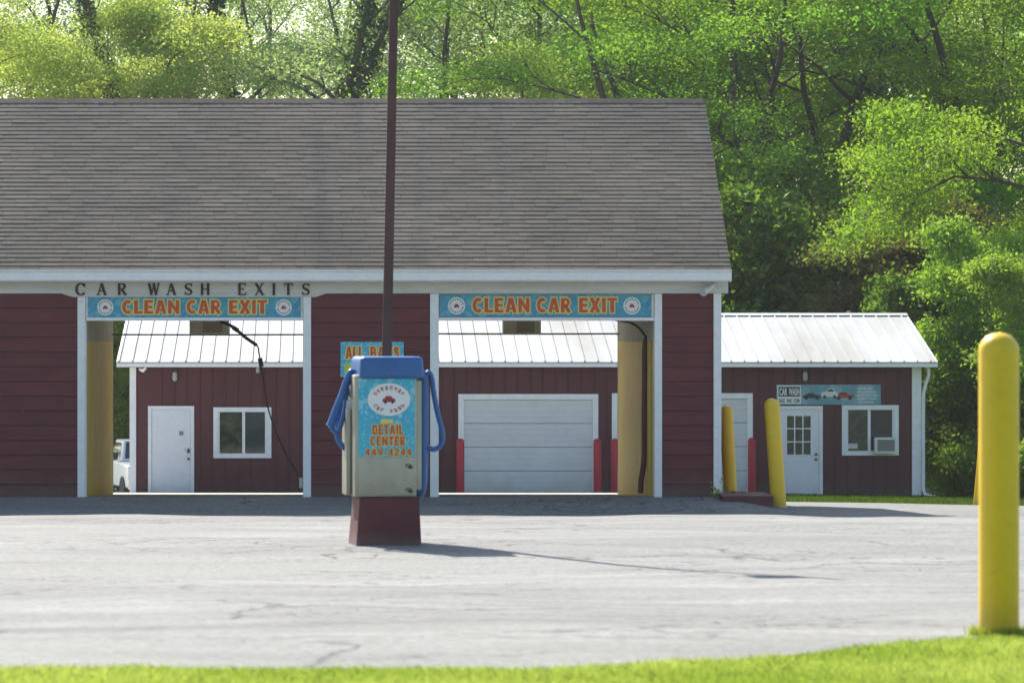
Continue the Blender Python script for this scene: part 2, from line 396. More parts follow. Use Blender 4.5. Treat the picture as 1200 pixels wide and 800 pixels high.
# ------------------------------------------------------------------ ground sheets
def sheet(name, mat, xs, ys, off, keep=None, zf=None, clamp=None):
    vs = []; idx = {}
    fs = []
    for j, y in enumerate(ys):
        for i, x in enumerate(xs):
            yy = clamp(x, y) if clamp else y
            vs.append((x, yy, (zf or G)(x, yy) + off))
    nx = len(xs)
    for j in range(len(ys)-1):
        for i in range(nx-1):
            if keep and not keep((xs[i]+xs[i+1])/2, (ys[j]+ys[j+1])/2): continue
            fs.append((j*nx+i, j*nx+i+1, (j+1)*nx+i+1, (j+1)*nx+i))
    me = bpy.data.meshes.new(name); me.from_pydata(vs, [], fs); me.materials.append(mat)
    me.polygons.foreach_set('use_smooth', [True]*len(me.polygons)); me.update()
    o = bpy.data.objects.new(name, me); COL.objects.link(o); o['kind'] = 'structure'
    return o
fr = lambda a, b, s: [a + (b-a)*i/int(round((b-a)/s)) for i in range(int(round((b-a)/s))+1)]
xs_far = [-3000,-1200,-500,-200,-100,-60] + fr(-40,40,1.0) + [60,100,200,500,1200,3000]
ys_far = [-500,-100,-40,-10] + fr(0,110,.5) + [120,130,150,200,300,600,1200,3000]
sheet('ground', M['ground'], xs_far, ys_far, -0.03)
def edge(x):   # near edge of the lot
    if x < 1.0: e = 15.75
    elif x < 2.2: e = 15.75 + (x-1)*.6
    else: e = 16.47 + (x-2.2)*1.38
    return min(e, 24) + .03*math.sin(x*5) + .02*math.sin(x*13)
def lot_far(x): return 76.2 if x > 8.0 else 61.0
# lot from grass edge to 76 on the right, to the wall on the left
def clamp_lot(x, y):
    e = edge(x); f_ = 61.2 if x < 7.3 else 76.0 - max(0, x-12)*.9
    return e + (y)*(f_ - e)
ysn = [i/170 for i in range(171)]
xs_lot = fr(-40,6.0,.5) + fr(6.25,7.25,.25) + [7.3001] + fr(7.5,26,.25)
# parameterised lot: rows follow edge and far boundary
vs = []; fs = []; nx = len(xs_lot)
for t in ysn:
    for x in xs_lot:
        y = clamp_lot(x, t); vs.append((x, y, G(x, y) + .002))
for j in range(len(ysn)-1):
    for i in range(nx-1):
        if xs_lot[i] == 7.25: continue
        fs.append((j*nx+i, j*nx+i+1, (j+1)*nx+i+1, (j+1)*nx+i))
# stitch the step at x=7.25/7.30 for the front part only
i7 = xs_lot.index(7.25)
base_n = len(vs)
for y in fr(16.2, 61.2, .5):
    vs += [(7.25, y, G(7.25, y)+.002), (7.3001, y, G(7.3001, y)+.002)]
k = len(fr(16.2, 61.2, .5))
for j in range(k-1):
    a = base_n + 2*j; fs.append((a, a+1, a+3, a+2))
me = bpy.data.meshes.new('parking_lot'); me.from_pydata(vs, [], fs); me.materials.append(M['asphalt'])
me.polygons.foreach_set('use_smooth', [True]*len(me.polygons))
lot = bpy.data.objects.new('parking_lot', me); COL.objects.link(lot); lot['kind'] = 'structure'
sheet('alley_pavement', M['conc'], fr(-40,7.2,.6), fr(61.2,84.98,.54), .008)
sheet('side_pavement', M['asphalt'], fr(7.2,9.6,.3), fr(76.0,84.98,.5), .005)
sheet('rear_yard', M['conc'], fr(-40,-4.9,1), fr(84.98,112,1), .008)

# ------------------------------------------------------------------ front building
W0, W1 = 61.0, 68.6
XL, XR = -14.0, X(843, 61)
fz = lambda y: G(0, y)
fb = thing('car_wash_building', (0, W0, G(0, W0)), 'long dark red car wash building with grey shingle roof and two open bays', 'building')
B1 = (X(101,61), X(355,61)); B2 = (X(514,61), X(767,61))
TOPW = Z(344,61)
def lap_wall(x0, x1, z0, z1, y, parent, name='siding', ex=.253, th=.022, zstart=None):
    mb = MB(); z = z1; rnd = random.Random(int(x0*100)+7); seams = []
    while z > z0 + .01:
        zb = max(z - ex, z0)
        # board with thick lower edge, split in lengths
        x = x0; first = True
        while x < x1 - .001:
            xe = min(x1, x + rnd.uniform(2.2, 3.7)) if not first or True else x1
            if x1 - xe < .5: xe = x1
            j = rnd.uniform(-.001, .001)
            mb.add([(x+.0015, y-th+j, zb+.006), (xe-.0015, y-th+j, zb+.006), (xe-.0015, y-.004+j, z+.004), (x+.0015, y-.004+j, z+.004),
                    (x+.0015, y+.01, zb+.006), (xe-.0015, y+.01, zb+.006)],
                   [(0,1,2,3), (4,5,1,0)])
            x = xe; first = False
        z = zb; seams.append(z)
    mb.box(x0, x1, y, y+.14, z0, z1)
    w_ = mb.build(name, M['red_siding'], parent)
    sm = MB()
    for z in seams[:-1]: sm.box(x0+.001, x1-.001, y-th+.0015, y-.0055, z-.004, z+.0055)
    sm.build('seam', M['seam'], w_)
    return w_
lap_wall(XL, X(91,61), G(-5,61)-.05, TOPW, W0, fb)
lap_wall(X(364,61), X(504,61), G(0,61)-.05, TOPW, W0, fb)
lap_wall(X(775,61), XR, G(6,61)-.05, TOPW, W0, fb)
# header backing over the bays
for a, b_ in (B1, B2): MB().box(a-.12, b_+.12, W0+.03, W0+.16, Z(374,61), TOPW+.0).build('header', M['frieze'], fb)
# frieze and soffit
mb = MB(); mb.bbox(XL, X(853,61), W0-.045, W0-.002+.002, TOPW-.005, Z(329,61), .006)
mb.build('frieze_board', M['frieze'], fb)
mb = MB()
xa, xb_, xc, xd = X(72,61), X(90,61), X(366,61), X(382,61)
za, zb_ = TOPW-.005, Z(348.5,61)
mb.prism([(xa,za-.002),(xb_-.06,zb_),(xc+.06,zb_),(xd,za-.002)], W0-.044, W0-.001, 'y')
mb.build('letter_board', M['frieze'], fb)
mb = MB(); mb.box(XL, X(857,60.6), 60.62, W0+.0, Z(329,61)+.001, Z(329,61)+.02); mb.build('soffit', M['frieze'], fb)
EY, EZ = 60.52, Z(317, 60.52)
# gutter
gz1 = EZ+.005; gz0 = Z(330, 60.5)
mb = MB(); g = [(60.50,gz0+.02),(60.52,gz0),(60.62,gz0),(60.62,gz1),(60.605,gz1),(60.605,gz0+.015),(60.53,gz0+.015),(60.515,gz0+.035),(60.505,gz1-.035),(60.478,gz1-.02),(60.47,gz1),(60.455,gz1),(60.462,gz1-.028),(60.49,gz1-.045)]
mb.prism(g, XL, X(857,60.55), 'x'); mb.build('gutter', M['white_trim'], fb)
# trims around bays, corner board
def trim(x0, x1, z0, z1, y0=W0-.05, y1=W0-.002, name='trim', mt='white_trim', par=fb):
    return MB().bbox(x0, x1, y0, y1, z0, z1, .005).build(name, M[mt], par)
zg = G(0,61)
for a, b_, top in ((91,100,348.5),(355.5,364.5,348.5),(504,514,344.5),(767,775.5,344.5)):
    trim(X(a,61), X(b_,61), zg-.04, Z(top,61)-.003, name='door_post')
# jamb returns (white edge into the bay)
for (a, b_), t in ((B1, 348.5), (B2, 344.5)):
    for q_ in (a-.02, b_): MB().box(q_, q_+.02, W0-.0, W0+.16, zg-.04, Z(376,61)).build('jamb', M['white_trim'], fb)
    trim(a+.002, b_-.002, Z(376.2,61), Z(372.5,61), W0-.045, W0+.10, 'header_trim')
trim(X(836,61), X(845,61), G(7,61)-.02, TOPW-.008, name='corner_board')
trim(X(100.2,61), X(103,61), Z(372.5,61)+.002, Z(348.5,61)-.004, W0-.02, W0+.03, 'sign_stile', 'frieze')
trim(X(352.5,61), X(355.3,61), Z(372.5,61)+.002, Z(348.5,61)-.004, W0-.02, W0+.03, 'sign_stile', 'frieze')
trim(X(763.2,61), X(766.8,61), Z(372.5,61)+.002, Z(345,61)-.004, W0-.02, W0+.03, 'sign_stile', 'frieze')
# interior bay walls
def bay_walls(xw, side, par):
    s = 1 if side > 0 else -1
    zsplit = 2.65
    def pr(z0f, z1f, y0, y1, name, mt, th=.06, o=0):
        mb = MB(); x0, x1 = sorted((xw+s*o, xw + s*(th)))
        n = 6; ys = [y0+(y1-y0)*i/n for i in range(n+1)]
        vs = []
        for y in ys: vs += [(x0,y,z0f(y)),(x1,y,z0f(y)),(x1,y,z1f(y)),(x0,y,z1f(y))]
        fs = [(4*i+k, 4*i+(k+1)%4, 4*i+4+(k+1)%4, 4*i+4+k) for i in range(n) for k in range(4)] + [(0,1,2,3),(4*n+3,4*n+2,4*n+1,4*n)]
        mb.add(vs, fs); mb.build(name, M[mt], par)
    pr(lambda y: G(0,y)-.03, lambda y: zsplit, W0+.162, W1+.0, 'painted_wall', 'yellow_wall')
    pr(lambda y: zsplit+.002, lambda y: 3.35, W0+.162, W1+.0, 'block_wall', 'block')
bay_walls(B1[0], -1, fb); bay_walls(B1[1], 1, fb); bay_walls(B2[0], -1, fb); bay_walls(B2[1], 1, fb)
MB().box(XL, XR-.02, W0+.17, W1, 3.36, 3.44).build('ceiling', M['ceil'], fb)
# rear wall
mb = MB()
for a, b_ in ((XL, B1[0]-.062), (B1[1]+.062, B2[0]-.062), (B2[1]+.062, XR)): mb.box(a, b_, W1, W1+.15, CZ-2.95, 3.6)
for a, b_ in (B1, B2): mb.box(a-.062, b_+.062, W1, W1+.15, 3.10, 3.6)
mb.build('rear_wall', M['red_siding'], fb)
MB().box(XL, XR, W1+.152, W1+5.2, 3.48, 3.6).build('added_sun_block', M['ceil'], fb)  # added unseen slab, keeps direct sun off the yellow bay walls
for a_, s__ in ((B1[0], 1), (B2[1], -1)):
    xx_ = sorted((a_, a_+.05*s__*0-.06*s__)); MB().box(xx_[0], xx_[1], W1+.151, W1+.17, CZ-2.95, 3.1).build('rear_jamb', M['white_trim'], fb)
# gable ends
RY, RZ = 64.8, Z(117.5, 64.8)
ey2 = 2*RY-EY
for xg, nm in ((XR, 'gable_wall'), (XL+.12, 'gable_wall')):
    poly = [(W0+.142, 0-.6), (W1-.002, -.6), (W1-.002, 3.55), (RY, RZ-.22), (W0+.142, 3.55)]
    MB().prism(poly, xg-.12, xg-.002, 'x').build(nm, M['red_siding'], fb)
# roof
slope = math.atan2(RZ-EZ, RY-EY); L = math.hypot(RZ-EZ, RY-EY)
ux, uz = math.cos(slope), math.sin(slope)      # along slope (y,z)
nxs, nzs = -math.sin(slope), math.cos(slope)   # normal (y,z)
RXL, RXR = XL-.12, X(857, EY)
roof = MB()
t = .09
roof.prism([(EY, EZ), (RY, RZ), (ey2, EZ), (ey2, EZ-t), (RY, RZ-t-.02), (EY, EZ-t)], RXL, RXR-.004, 'x')
roofo = roof.build('roof', M['felt'], fb)
sh = MB(); rnd = random.Random(3)
ex = L/42
def course(yo, zo, sx, side):
    pass
for side in (1, -1):
    for c_ in range(42):
        u0 = c_*ex - .012; u1 = (c_+1)*ex + .01
        x = RXL + rnd.uniform(-.3, 0) ; 
        wob = rnd.uniform(-.003,.003)
        if side == -1:
            # back slope: plain long courses
            cells = [(RXL, RXR)]
        else:
            cells = []
            while x < RXR:
                w = .40*rnd.choice([1,1,1,.6,1,.8]) ; xe = min(x+w, RXR)
                if xe > RXL: cells.append((max(x, RXL), xe))
                x = xe
        crow = rnd.gauss(0, .035)
        for (a, b_) in cells:
            th = .0135 + rnd.uniform(-.002, .002); uu = u0 + wob*.3 + rnd.uniform(-.0012,.0012); g_ = .0025
            def P(x_, u, h):
                y = EY + ux*u + nxs*h; z = EZ + uz*u + nzs*h
                return (x_, y if side == 1 else 2*RY-y, z)
            v = [P(a+g_,uu,th), P(b_-g_,uu,th), P(b_-g_,u1,.004), P(a+g_,u1,.004), P(a+g_,uu,-.002), P(b_-g_,uu,-.002), P(b_-g_,u1,-.004), P(a+g_,u1,-.004)]
            tint = min(1, max(0, rnd.gauss(.5, .13) + crow))
            ff = [(0,1,2,3),(4,5,1,0),(5,6,2,1),(7,4,0,3)]
            if side == -1: ff = [f_[::-1] for f_ in ff]
            sh.add(v, ff, tint)
sho = sh.build('shingles', M['shingle'], roofo, world=False, colors=True)
# shingles mesh is in world coords; parent chain offsets
sho.location = -Vector(fb.location)
# ridge caps
mb = MB(); x = RXL
rnd = random.Random(9)
while x < RXR:
    xe = min(x+.14, RXR); h = .016+rnd.uniform(0,.006)
    for sd in (1,-1):
        def Q(xx, d, hh): return (xx, RY - sd*d*ux, RZ - d*uz + hh)
        mb.add([Q(x,0,h+.008),Q(xe,0,h),Q(xe,.14,h-.004),Q(x,.14,h+.006),Q(x,.14,-.01),Q(xe,.14,-.01)], [(0,1,2,3) if sd>0 else (3,2,1,0),(4,5,2,3)], rnd.uniform(.2,.7))
    x = xe
o = mb.build('ridge_cap', M['shingle'], roofo, world=False, colors=True); o.location = -Vector(fb.location)
# drip edge + rake boards
MB().box(RXL, RXR, EY-.012, EY+.02, EZ-.03, EZ-.004).build('drip_edge', M['gal'], roofo, world=True)
for xe0, xe1 in ((RXR-.03, RXR+.0), (RXL, RXL+.03)):
    mb = MB(); mb.prism([(EY+.02,EZ-.02),(RY,RZ-.02),(ey2-.02,EZ-.02),(ey2-.02,EZ-.20),(RY,RZ-.22),(EY+.02,EZ-.20)], xe0+.002, xe1+.004, 'x'); mb.build('rake_board', M['white_trim'], roofo)

# ------------------------------------------------------------------ text helpers
def text_polys(body, offset=0.0, res=6):
    cu = bpy.data.curves.new('t', 'FONT'); cu.body = body; cu.size = 1; cu.offset = offset; cu.resolution_u = res
    ob = bpy.data.objects.new('t', cu); COL.objects.link(ob)
    dg = bpy.context.evaluated_depsgraph_get(); dg.update()
    me = bpy.data.meshes.new_from_object(ob.evaluated_get(dg))
    vs = [tuple(v.co) for v in me.vertices]; fs = [tuple(p.vertices) for p in me.polygons]
    es = {}
    for f_ in fs:
        for i in range(len(f_)):
            e = (f_[i], f_[(i+1) % len(f_)]); k_ = tuple(sorted(e)); es.setdefault(k_, []).append(e)
    be = [v[0] for v in es.values() if len(v) == 1]
    bpy.data.objects.remove(ob); bpy.data.curves.remove(cu); bpy.data.meshes.remove(me)
    return vs, fs, be
def add_text(mb, body, x0, x1, z0, z1, y, th=.004, offset=0.0, ref=None, rot=0, center=None):
    vs, fs, be = text_polys(body, offset)
    if not vs: return
    if ref is None: rv = vs
    else: rv, _, _ = text_polys(body, ref)
    ax0, ax1 = min(v[0] for v in rv), max(v[0] for v in rv); az0, az1 = min(v[1] for v in rv), max(v[1] for v in rv)
    sx = (x1-x0)/(ax1-ax0); sz = (z1-z0)/(az1-az0)
    P = [(x0+(v[0]-ax0)*sx, z0+(v[1]-az0)*sz) for v in vs]
    if rot:
        cx, cz = center or ((x0+x1)/2, (z0+z1)/2)
        P = [(cx+(p[0]-cx)*math.cos(rot)-(p[1]-cz)*math.sin(rot), cz+(p[0]-cx)*math.sin(rot)+(p[1]-cz)*math.cos(rot)) for p in P]
    n = len(P)
    V = [(p[0], y-th, p[1]) for p in P] + [(p[0], y, p[1]) for p in P]
    Fs = list(fs) + [(a, a+n, b_+n, b_) for a, b_ in be]
    mb.add(V, Fs)
def ellipse(mb, cx, cz, rx, rz, y0, y1, n=32):
    mb.prism([(cx+rx*math.cos(2*math.pi*i/n), cz+rz*math.sin(2*math.pi*i/n)) for i in range(n)], y0, y1, 'y')
def arc_text(mb, body, cx, cz, rx, rz, a_mid, a_step, size, y, inward=False, th=.002):
    n = len(body)
    for i, ch in enumerate(body):
        if ch == ' ': continue
        a = a_mid - (i-(n-1)/2)*a_step * (1 if not inward else -1)
        px_, pz_ = cx+rx*math.cos(a), cz+rz*math.sin(a)
        rot = (a - math.pi/2) if not inward else (a + math.pi/2)
        w = size*(.28 if ch in 'Iil' else .72)
        add_text(mb, ch, px_-w/2, px_+w/2, pz_-size/2, pz_+size/2, y, th, .02, None, rot)
def logo(parent, cx, cz, rx, rz, y, world=True, detail=True):
    mb = MB(); ellipse(mb, cx, cz, rx, rz, y-.003, y)
    lg = mb.build('logo', M['sign_white'], parent, world)
    mb = MB()
    if detail:
        arc_text(mb, 'Steamway', cx, cz, rx*.74, rz*.72, math.pi/2, R(17), rz*.24, y-.003)
        arc_text(mb, 'Car Wash', cx, cz, rx*.74, rz*.72, -math.pi/2, R(17), rz*.24, y-.003, True)
        if mb.v: mb.build('logo_lettering', M['logo_red'], lg, world) if world else fix_local(mb, 'logo_lettering', 'logo_red', lg)
    mb = MB()
    # little car
    w, h = rx*.30, rz*.22
    mb.prism([(cx-w, cz-h*.7),(cx+w, cz-h*.7),(cx+w, cz+h*.1),(cx+w*.6, cz+h*.35),(cx+w*.3, cz+h),(cx-w*.45, cz+h),(cx-w*.7, cz+h*.3),(cx-w, cz+h*.1)], y-.005, y-.003, 'y')
    fix_local(mb, 'logo_car', 'logo_red', lg) if not world else mb.build('logo_car', M['logo_red'], lg)
    mb = MB()
    for sx_ in (-.55, .55): ellipse(mb, cx+w*sx_, cz-h*.7, w*.24, w*.24, y-.007, y-.005, 12)
    if not detail:
        # ring of tiny writing
        for i in range(22):
            a = 2*math.pi*i/22
            if i in (0, 11): continue
            s_ = rx*.055; px_, pz_ = cx+rx*.76*math.cos(a), cz+rz*.76*math.sin(a)
            mb.box(px_-s_, px_+s_, y-.005, y-.003, pz_-s_*1.4, pz_+s_*1.4)
    fix_local(mb, 'logo_marks', 'pic_dark', lg) if not world else mb.build('logo_marks', M['pic_dark'], lg)
def fix_local(mb, name, mt, parent): return mb.build(name, M[mt], parent, False)

# serif letters
def stroke(mb, pts, ws, y0, y1):
    # pts in (x,z), ws widths
    n = len(pts); Lp = []; Rp = []
    for i, p in enumerate(pts):
        a = pts[max(i-1,0)]; b_ = pts[min(i+1,n-1)]
        dx, dz = b_[0]-a[0], b_[1]-a[1]; l = math.hypot(dx, dz) or 1
        w = ws[i] if hasattr(ws, '__len__') else ws
        Lp.append((p[0]-dz/l*w/2, p[1]+dx/l*w/2)); Rp.append((p[0]+dz/l*w/2, p[1]-dx/l*w/2))
    for i in range(n-1):
        mb.prism([Lp[i], Lp[i+1], Rp[i+1], Rp[i]], y0, y1, 'y')

def bold_glyph(ch):
    T = .235; h = .5; Hh = .19
    arc = lambda cx, cz, rx, rz, a0, a1, n=14: [(cx+rx*math.cos(R(a0+(a1-a0)*i/n)), cz+rz*math.sin(R(a0+(a1-a0)*i/n))) for i in range(n+1)]
    c = T/2
    if ch == 'C': return [(arc(.36,.5,.24,.40,48,312), .22)], .66
    if ch == 'L': return [([(c,0),(c,1)],T), ([(c,Hh/2),(.54,Hh/2)],Hh)], .54
    if ch == 'E': return [([(c,0),(c,1)],T), ([(c,Hh/2),(.55,Hh/2)],Hh), ([(c,.5),(.51,.5)],.17), ([(c,1-Hh/2),(.55,1-Hh/2)],Hh)], .56
    if ch == 'A': return [([(.11,0),(.33,1)],.21), ([(.61,0),(.39,1)],.21), ([(.2,.27),(.52,.27)],.15)], .72
    if ch == 'N': return [([(c,0),(c,1)],.21), ([(.60,0),(.60,1)],.21), ([(c,.93),(.60,.07)],.2)], .71
    if ch == 'R': return [([(c,0),(c,1)],T), ([(c,.915)]+arc(.33,.70,.17,.21,90,-90,8)+[(c,.49)],.18), ([(.30,.47),(.56,0)],.22)], .67
    if ch == 'X': return [([(.11,1),(.60,0)],.23), ([(.60,1),(.11,0)],.23)], .71
    if ch == 'I': return [([(c,0),(c,1)],T)], T
    if ch == 'T': return [([(.31,0),(.31,1)],T), ([(0,1-Hh/2),(.62,1-Hh/2)],Hh)], .62
    if ch == 'Y': return [([(.33,0),(.33,.45)],.22), ([(.1,1),(.33,.42)],.21), ([(.56,1),(.33,.42)],.21)], .66
    if ch == 'B': return [([(c,0),(c,1)],T), ([(c,.915)]+arc(.32,.72,.16,.195,90,-90,8)+[(c,.52)],.17), ([(c,.50)]+arc(.34,.29,.18,.205,90,-90,8)+[(c,.085)],.17)], .64
    if ch == 'D': return [([(c,0),(c,1)],T), ([(c,.915)]+arc(.30,.5,.24,.41,90,-90,12)+[(c,.085)],.19)], .65
    if ch == 'S': return [([(.50,.74),(.44,.86),(.31,.91),(.18,.86),(.13,.74),(.18,.61),(.31,.52),(.45,.42),(.50,.28),(.44,.14),(.30,.09),(.16,.14),(.09,.28)],.19)], .60
    if ch == 'U': return [([(c,1),(c,.30)]+arc(.34,.31,.225,.22,180,360,8)+[(.565,1)],.2)], .67
    if ch == 'O': return [(arc(.35,.5,.24,.41,0,360,20),.2)], .7
    if ch == '4': return [([(.44,0),(.44,1)],.2), ([(.40,.95),(.08,.32)],.16), ([(.03,.29),(.60,.29)],.16)], .62
    if ch == '9': return [(arc(.31,.68,.20,.235,0,360,16),.18), ([(.51,.68),(.50,.40),(.40,.18),(.16,.08)],.18)], .62
    if ch == '2': return [([(.10,.72)]+arc(.30,.70,.19,.22,160,-40,8)+[(.10,.10)],.18), ([(.06,.08),(.56,.08)],.17)], .60
    if ch == '-': return [([(.03,.45),(.33,.45)],.18)], .36
    return [], .3
def bold_text(mb, body, x0, x1, z0, z1, y, grow=0.0, gap=.10, th=.003):
    gl = [bold_glyph(c) for c in body]
    tot = sum(g[1] for g in gl) + gap*(len(gl)-1)
    sx = (x1-x0)/tot; sz = z1-z0; x = x0; k = 0
    for S, wd in gl:
        for pts, w in S:
            P = [Vector((x+p[0]*sx, z0+p[1]*sz)) for p in pts]
            n = len(P); closed = (P[0]-P[-1]).length < 1e-6
            ws = []
            for i in range(n):
                a = P[max(i-1,0)]; b_ = P[min(i+1,n-1)]; d = (b_-a).normalized()
                ws.append(w*math.hypot(d.y*sx, d.x*sz) + 2*grow)
            if not closed:
                P[0] = P[0] - (P[1]-P[0]).normalized()*grow; P[-1] = P[-1] + (P[-1]-P[-2]).normalized()*grow
            stroke(mb, [tuple(p) for p in P], ws, y-th-.00035*(k % 5), y); k += 1
        x += (wd+gap)*sx
def exit_sign(x0, x1, z0, z1, tx0, tx1, l1, l2, label):
    t = thing('banner_sign', ((x0+x1)/2, W0, z0), label, 'sign', 'clean car exit banners')
    MB().bbox(x0, x1, W0-.012, W0+.015, z0, z1, .002).build('panel', M['sign_blue'], t)
    zz0, zz1 = z0+(z1-z0)*.19, z1-(z1-z0)*.14
    words = [('CLEAN', .0, .395), ('CAR', .445, .683), ('EXIT', .738, 1.0)]
    mo = MB(); mt_ = MB()
    W = tx1-tx0
    for w_, a, b_ in words:
        bold_text(mo, w_, tx0+W*a, tx0+W*b_, zz0, zz1, W0-.0125, .022)
        bold_text(mt_, w_, tx0+W*a, tx0+W*b_, zz0, zz1, W0-.0178)
    mo.build('lettering_outline', M['sign_yellow'], t)
    mt_.build('lettering', M['sign_red'], t)
    r = (z1-z0)*.40
    for lx in (l1, l2): logo(t, lx, (z0+z1)/2, r, r, W0-.0125, True, False)
exit_sign(X(103,61), X(352.6,61), Z(372.6,61), Z(348.7,61), X(143,61), X(313,61), X(123.5,61), X(332.5,61), 'blue clean car exit banner below the car wash exits letters')
exit_sign(X(515,61), X(763,61), Z(371.5,61), Z(346,61), X(553.5,61), X(723,61), X(535,61), X(740.5,61), 'blue clean car exit banner over the bay nearest the yellow bollards')

# ALL BAYS sign
t = thing('wall_sign', (X(436,61), W0, Z(440,61)), 'small turquoise all bays sign on red wall behind the vacuum', 'sign')
MB().bbox(X(399,61), X(473,61), W0-.045, W0-.024, Z(442,61), Z(401,61), .002).build('panel', M['vac_blue'], t)
mo = MB(); mt_ = MB()
for w_, a, b_ in (('ALL', 405, 426), ('BAYS', 434, 468)):
    bold_text(mo, w_, X(a,61), X(b_,61), Z(420.5,61), Z(406.5,61), W0-.0455, .020)
    bold_text(mt_, w_, X(a,61), X(b_,61), Z(420.5,61), Z(406.5,61), W0-.0508)
mo.build('lettering_outline', M['sign_yellow'], t); mt_.build('lettering', M['sign_red'], t)
MB().box(X(403.5,61), X(468,61), W0-.048, W0-.0455, Z(437,61), Z(427,61)).build('stripe', M['sign_lime'], t)

def glyph(ch):
    T, t_ = .17, .075; S = []
    def ser(x, z, w=.30): S.append(([(x-w/2, z), (x+w/2, z)], .055))
    if ch == 'C':
        pts = [(.5+.46*math.cos(a), .5+.48*math.sin(a)) for a in [R(38+i*(284/16)) for i in range(17)]]
        S.append((pts, [.07+.12*abs(math.cos(R(38+i*(284/16)))) for i in range(17)])); S.append(([(.88,.98),(.88,.66)], .06)); wd = .98
    elif ch == 'A':
        S += [([(.12,.03),(.47,1)], t_), ([(.47,1),(.86,.03)], T), ([(.25,.36),(.72,.36)], t_)]; ser(.12,.03,.3); ser(.86,.03,.32); wd = 1.0
    elif ch == 'R':
        S += [([(.2,0),(.2,1)], T), ([(.2,.965)]+[(.5+.27*math.cos(a), .74+.225*math.sin(a)) for a in [R(90-i*22.5) for i in range(9)]]+[(.2,.515)], [.07]*2+[.1,.14,.16,.17,.16,.14,.1]+[.07]*2), ([(.45,.5),(.86,.03)], T)]; ser(.2,.03); ser(.15,.97,.2); ser(.88,.03,.22); wd = .95
    elif ch == 'W':
        S += [([(.1,.97),(.36,0)], T), ([(.36,0),(.6,.97)], t_), ([(.56,.97),(.84,0)], T), ([(.84,0),(1.08,.97)], t_)]; ser(.1,.97,.28); ser(.58,.97,.26); ser(1.08,.97,.26); wd = 1.18
    elif ch == 'S':
        S.append(([(.78,.80),(.70,.90),(.5,.96),(.28,.90),(.18,.75),(.24,.60),(.45,.51),(.68,.41),(.78,.25),(.68,.10),(.45,.04),(.24,.10),(.14,.22)], [.06,.08,.07,.11,.15,.16,.17,.17,.15,.11,.07,.08,.06]))
        S += [([(.80,.98),(.80,.74)], .055), ([(.12,.02),(.12,.28)], .055)]; wd = .85
    elif ch == 'H':
        S += [([(.2,0),(.2,1)], T), ([(.82,0),(.82,1)], T), ([(.2,.5),(.82,.5)], t_)]
        for x_ in (.2,.82): ser(x_,.03); ser(x_,.97)
        wd = 1.02
    elif ch == 'E':
        S += [([(.22,0),(.22,1)], T), ([(.1,.965),(.82,.965)], .07), ([(.22,.51),(.62,.51)], .065), ([(.1,.035),(.86,.035)], .07), ([(.82,1),(.82,.78)], .06), ([(.86,0),(.86,.24)], .06), ([(.62,.6),(.62,.42)], .05)]; wd = .92
    elif ch == 'X':
        S += [([(.15,.97),(.84,.03)], T), ([(.82,.97),(.14,.03)], t_)]
        for x_, z_ in ((.15,.97),(.82,.97),(.14,.03),(.86,.03)): ser(x_, z_, .28)
        wd = .98
    elif ch == 'I':
        S += [([(.22,0),(.22,1)], T)]; ser(.22,.03); ser(.22,.97); wd = .44
    elif ch == 'T':
        S += [([(.47,0),(.47,1)], T), ([(.06,.965),(.88,.965)], .07), ([(.07,1),(.07,.76)], .06), ([(.87,1),(.87,.76)], .06)]; ser(.47,.03); wd = .94
    return S, wd
lt_thing = thing('sign_lettering', (X(226,61), W0-.045, Z(346.3,61)), 'spaced brown serif letters on the white board above left bay', 'lettering')
hgt = Z(332.5,61)-Z(346.3,61); zb0 = Z(346.3,61)
cent = {}
pos = [('C',95),('A',119.5),('R',143),('W',180.5),('A',201),('S',220.5),('H',240.5),('E',283.5),('X',304),('I',321),('T',338),('S',358)]
for ch, cxp in pos:
    let = MB(); S, wd = glyph(ch); x0 = X(cxp,61) - wd*hgt*.82/2
    for i, (pts, w) in enumerate(S):
        ws = [q*hgt*1.25 for q in w] if hasattr(w, '__len__') else w*hgt*1.25
        stroke(let, [(x0+p[0]*hgt*.82, zb0+p[1]*hgt) for p in pts], ws, W0-.062-.0006*i, W0-.0455)
    let.build('letter', M['letter'], lt_thing)

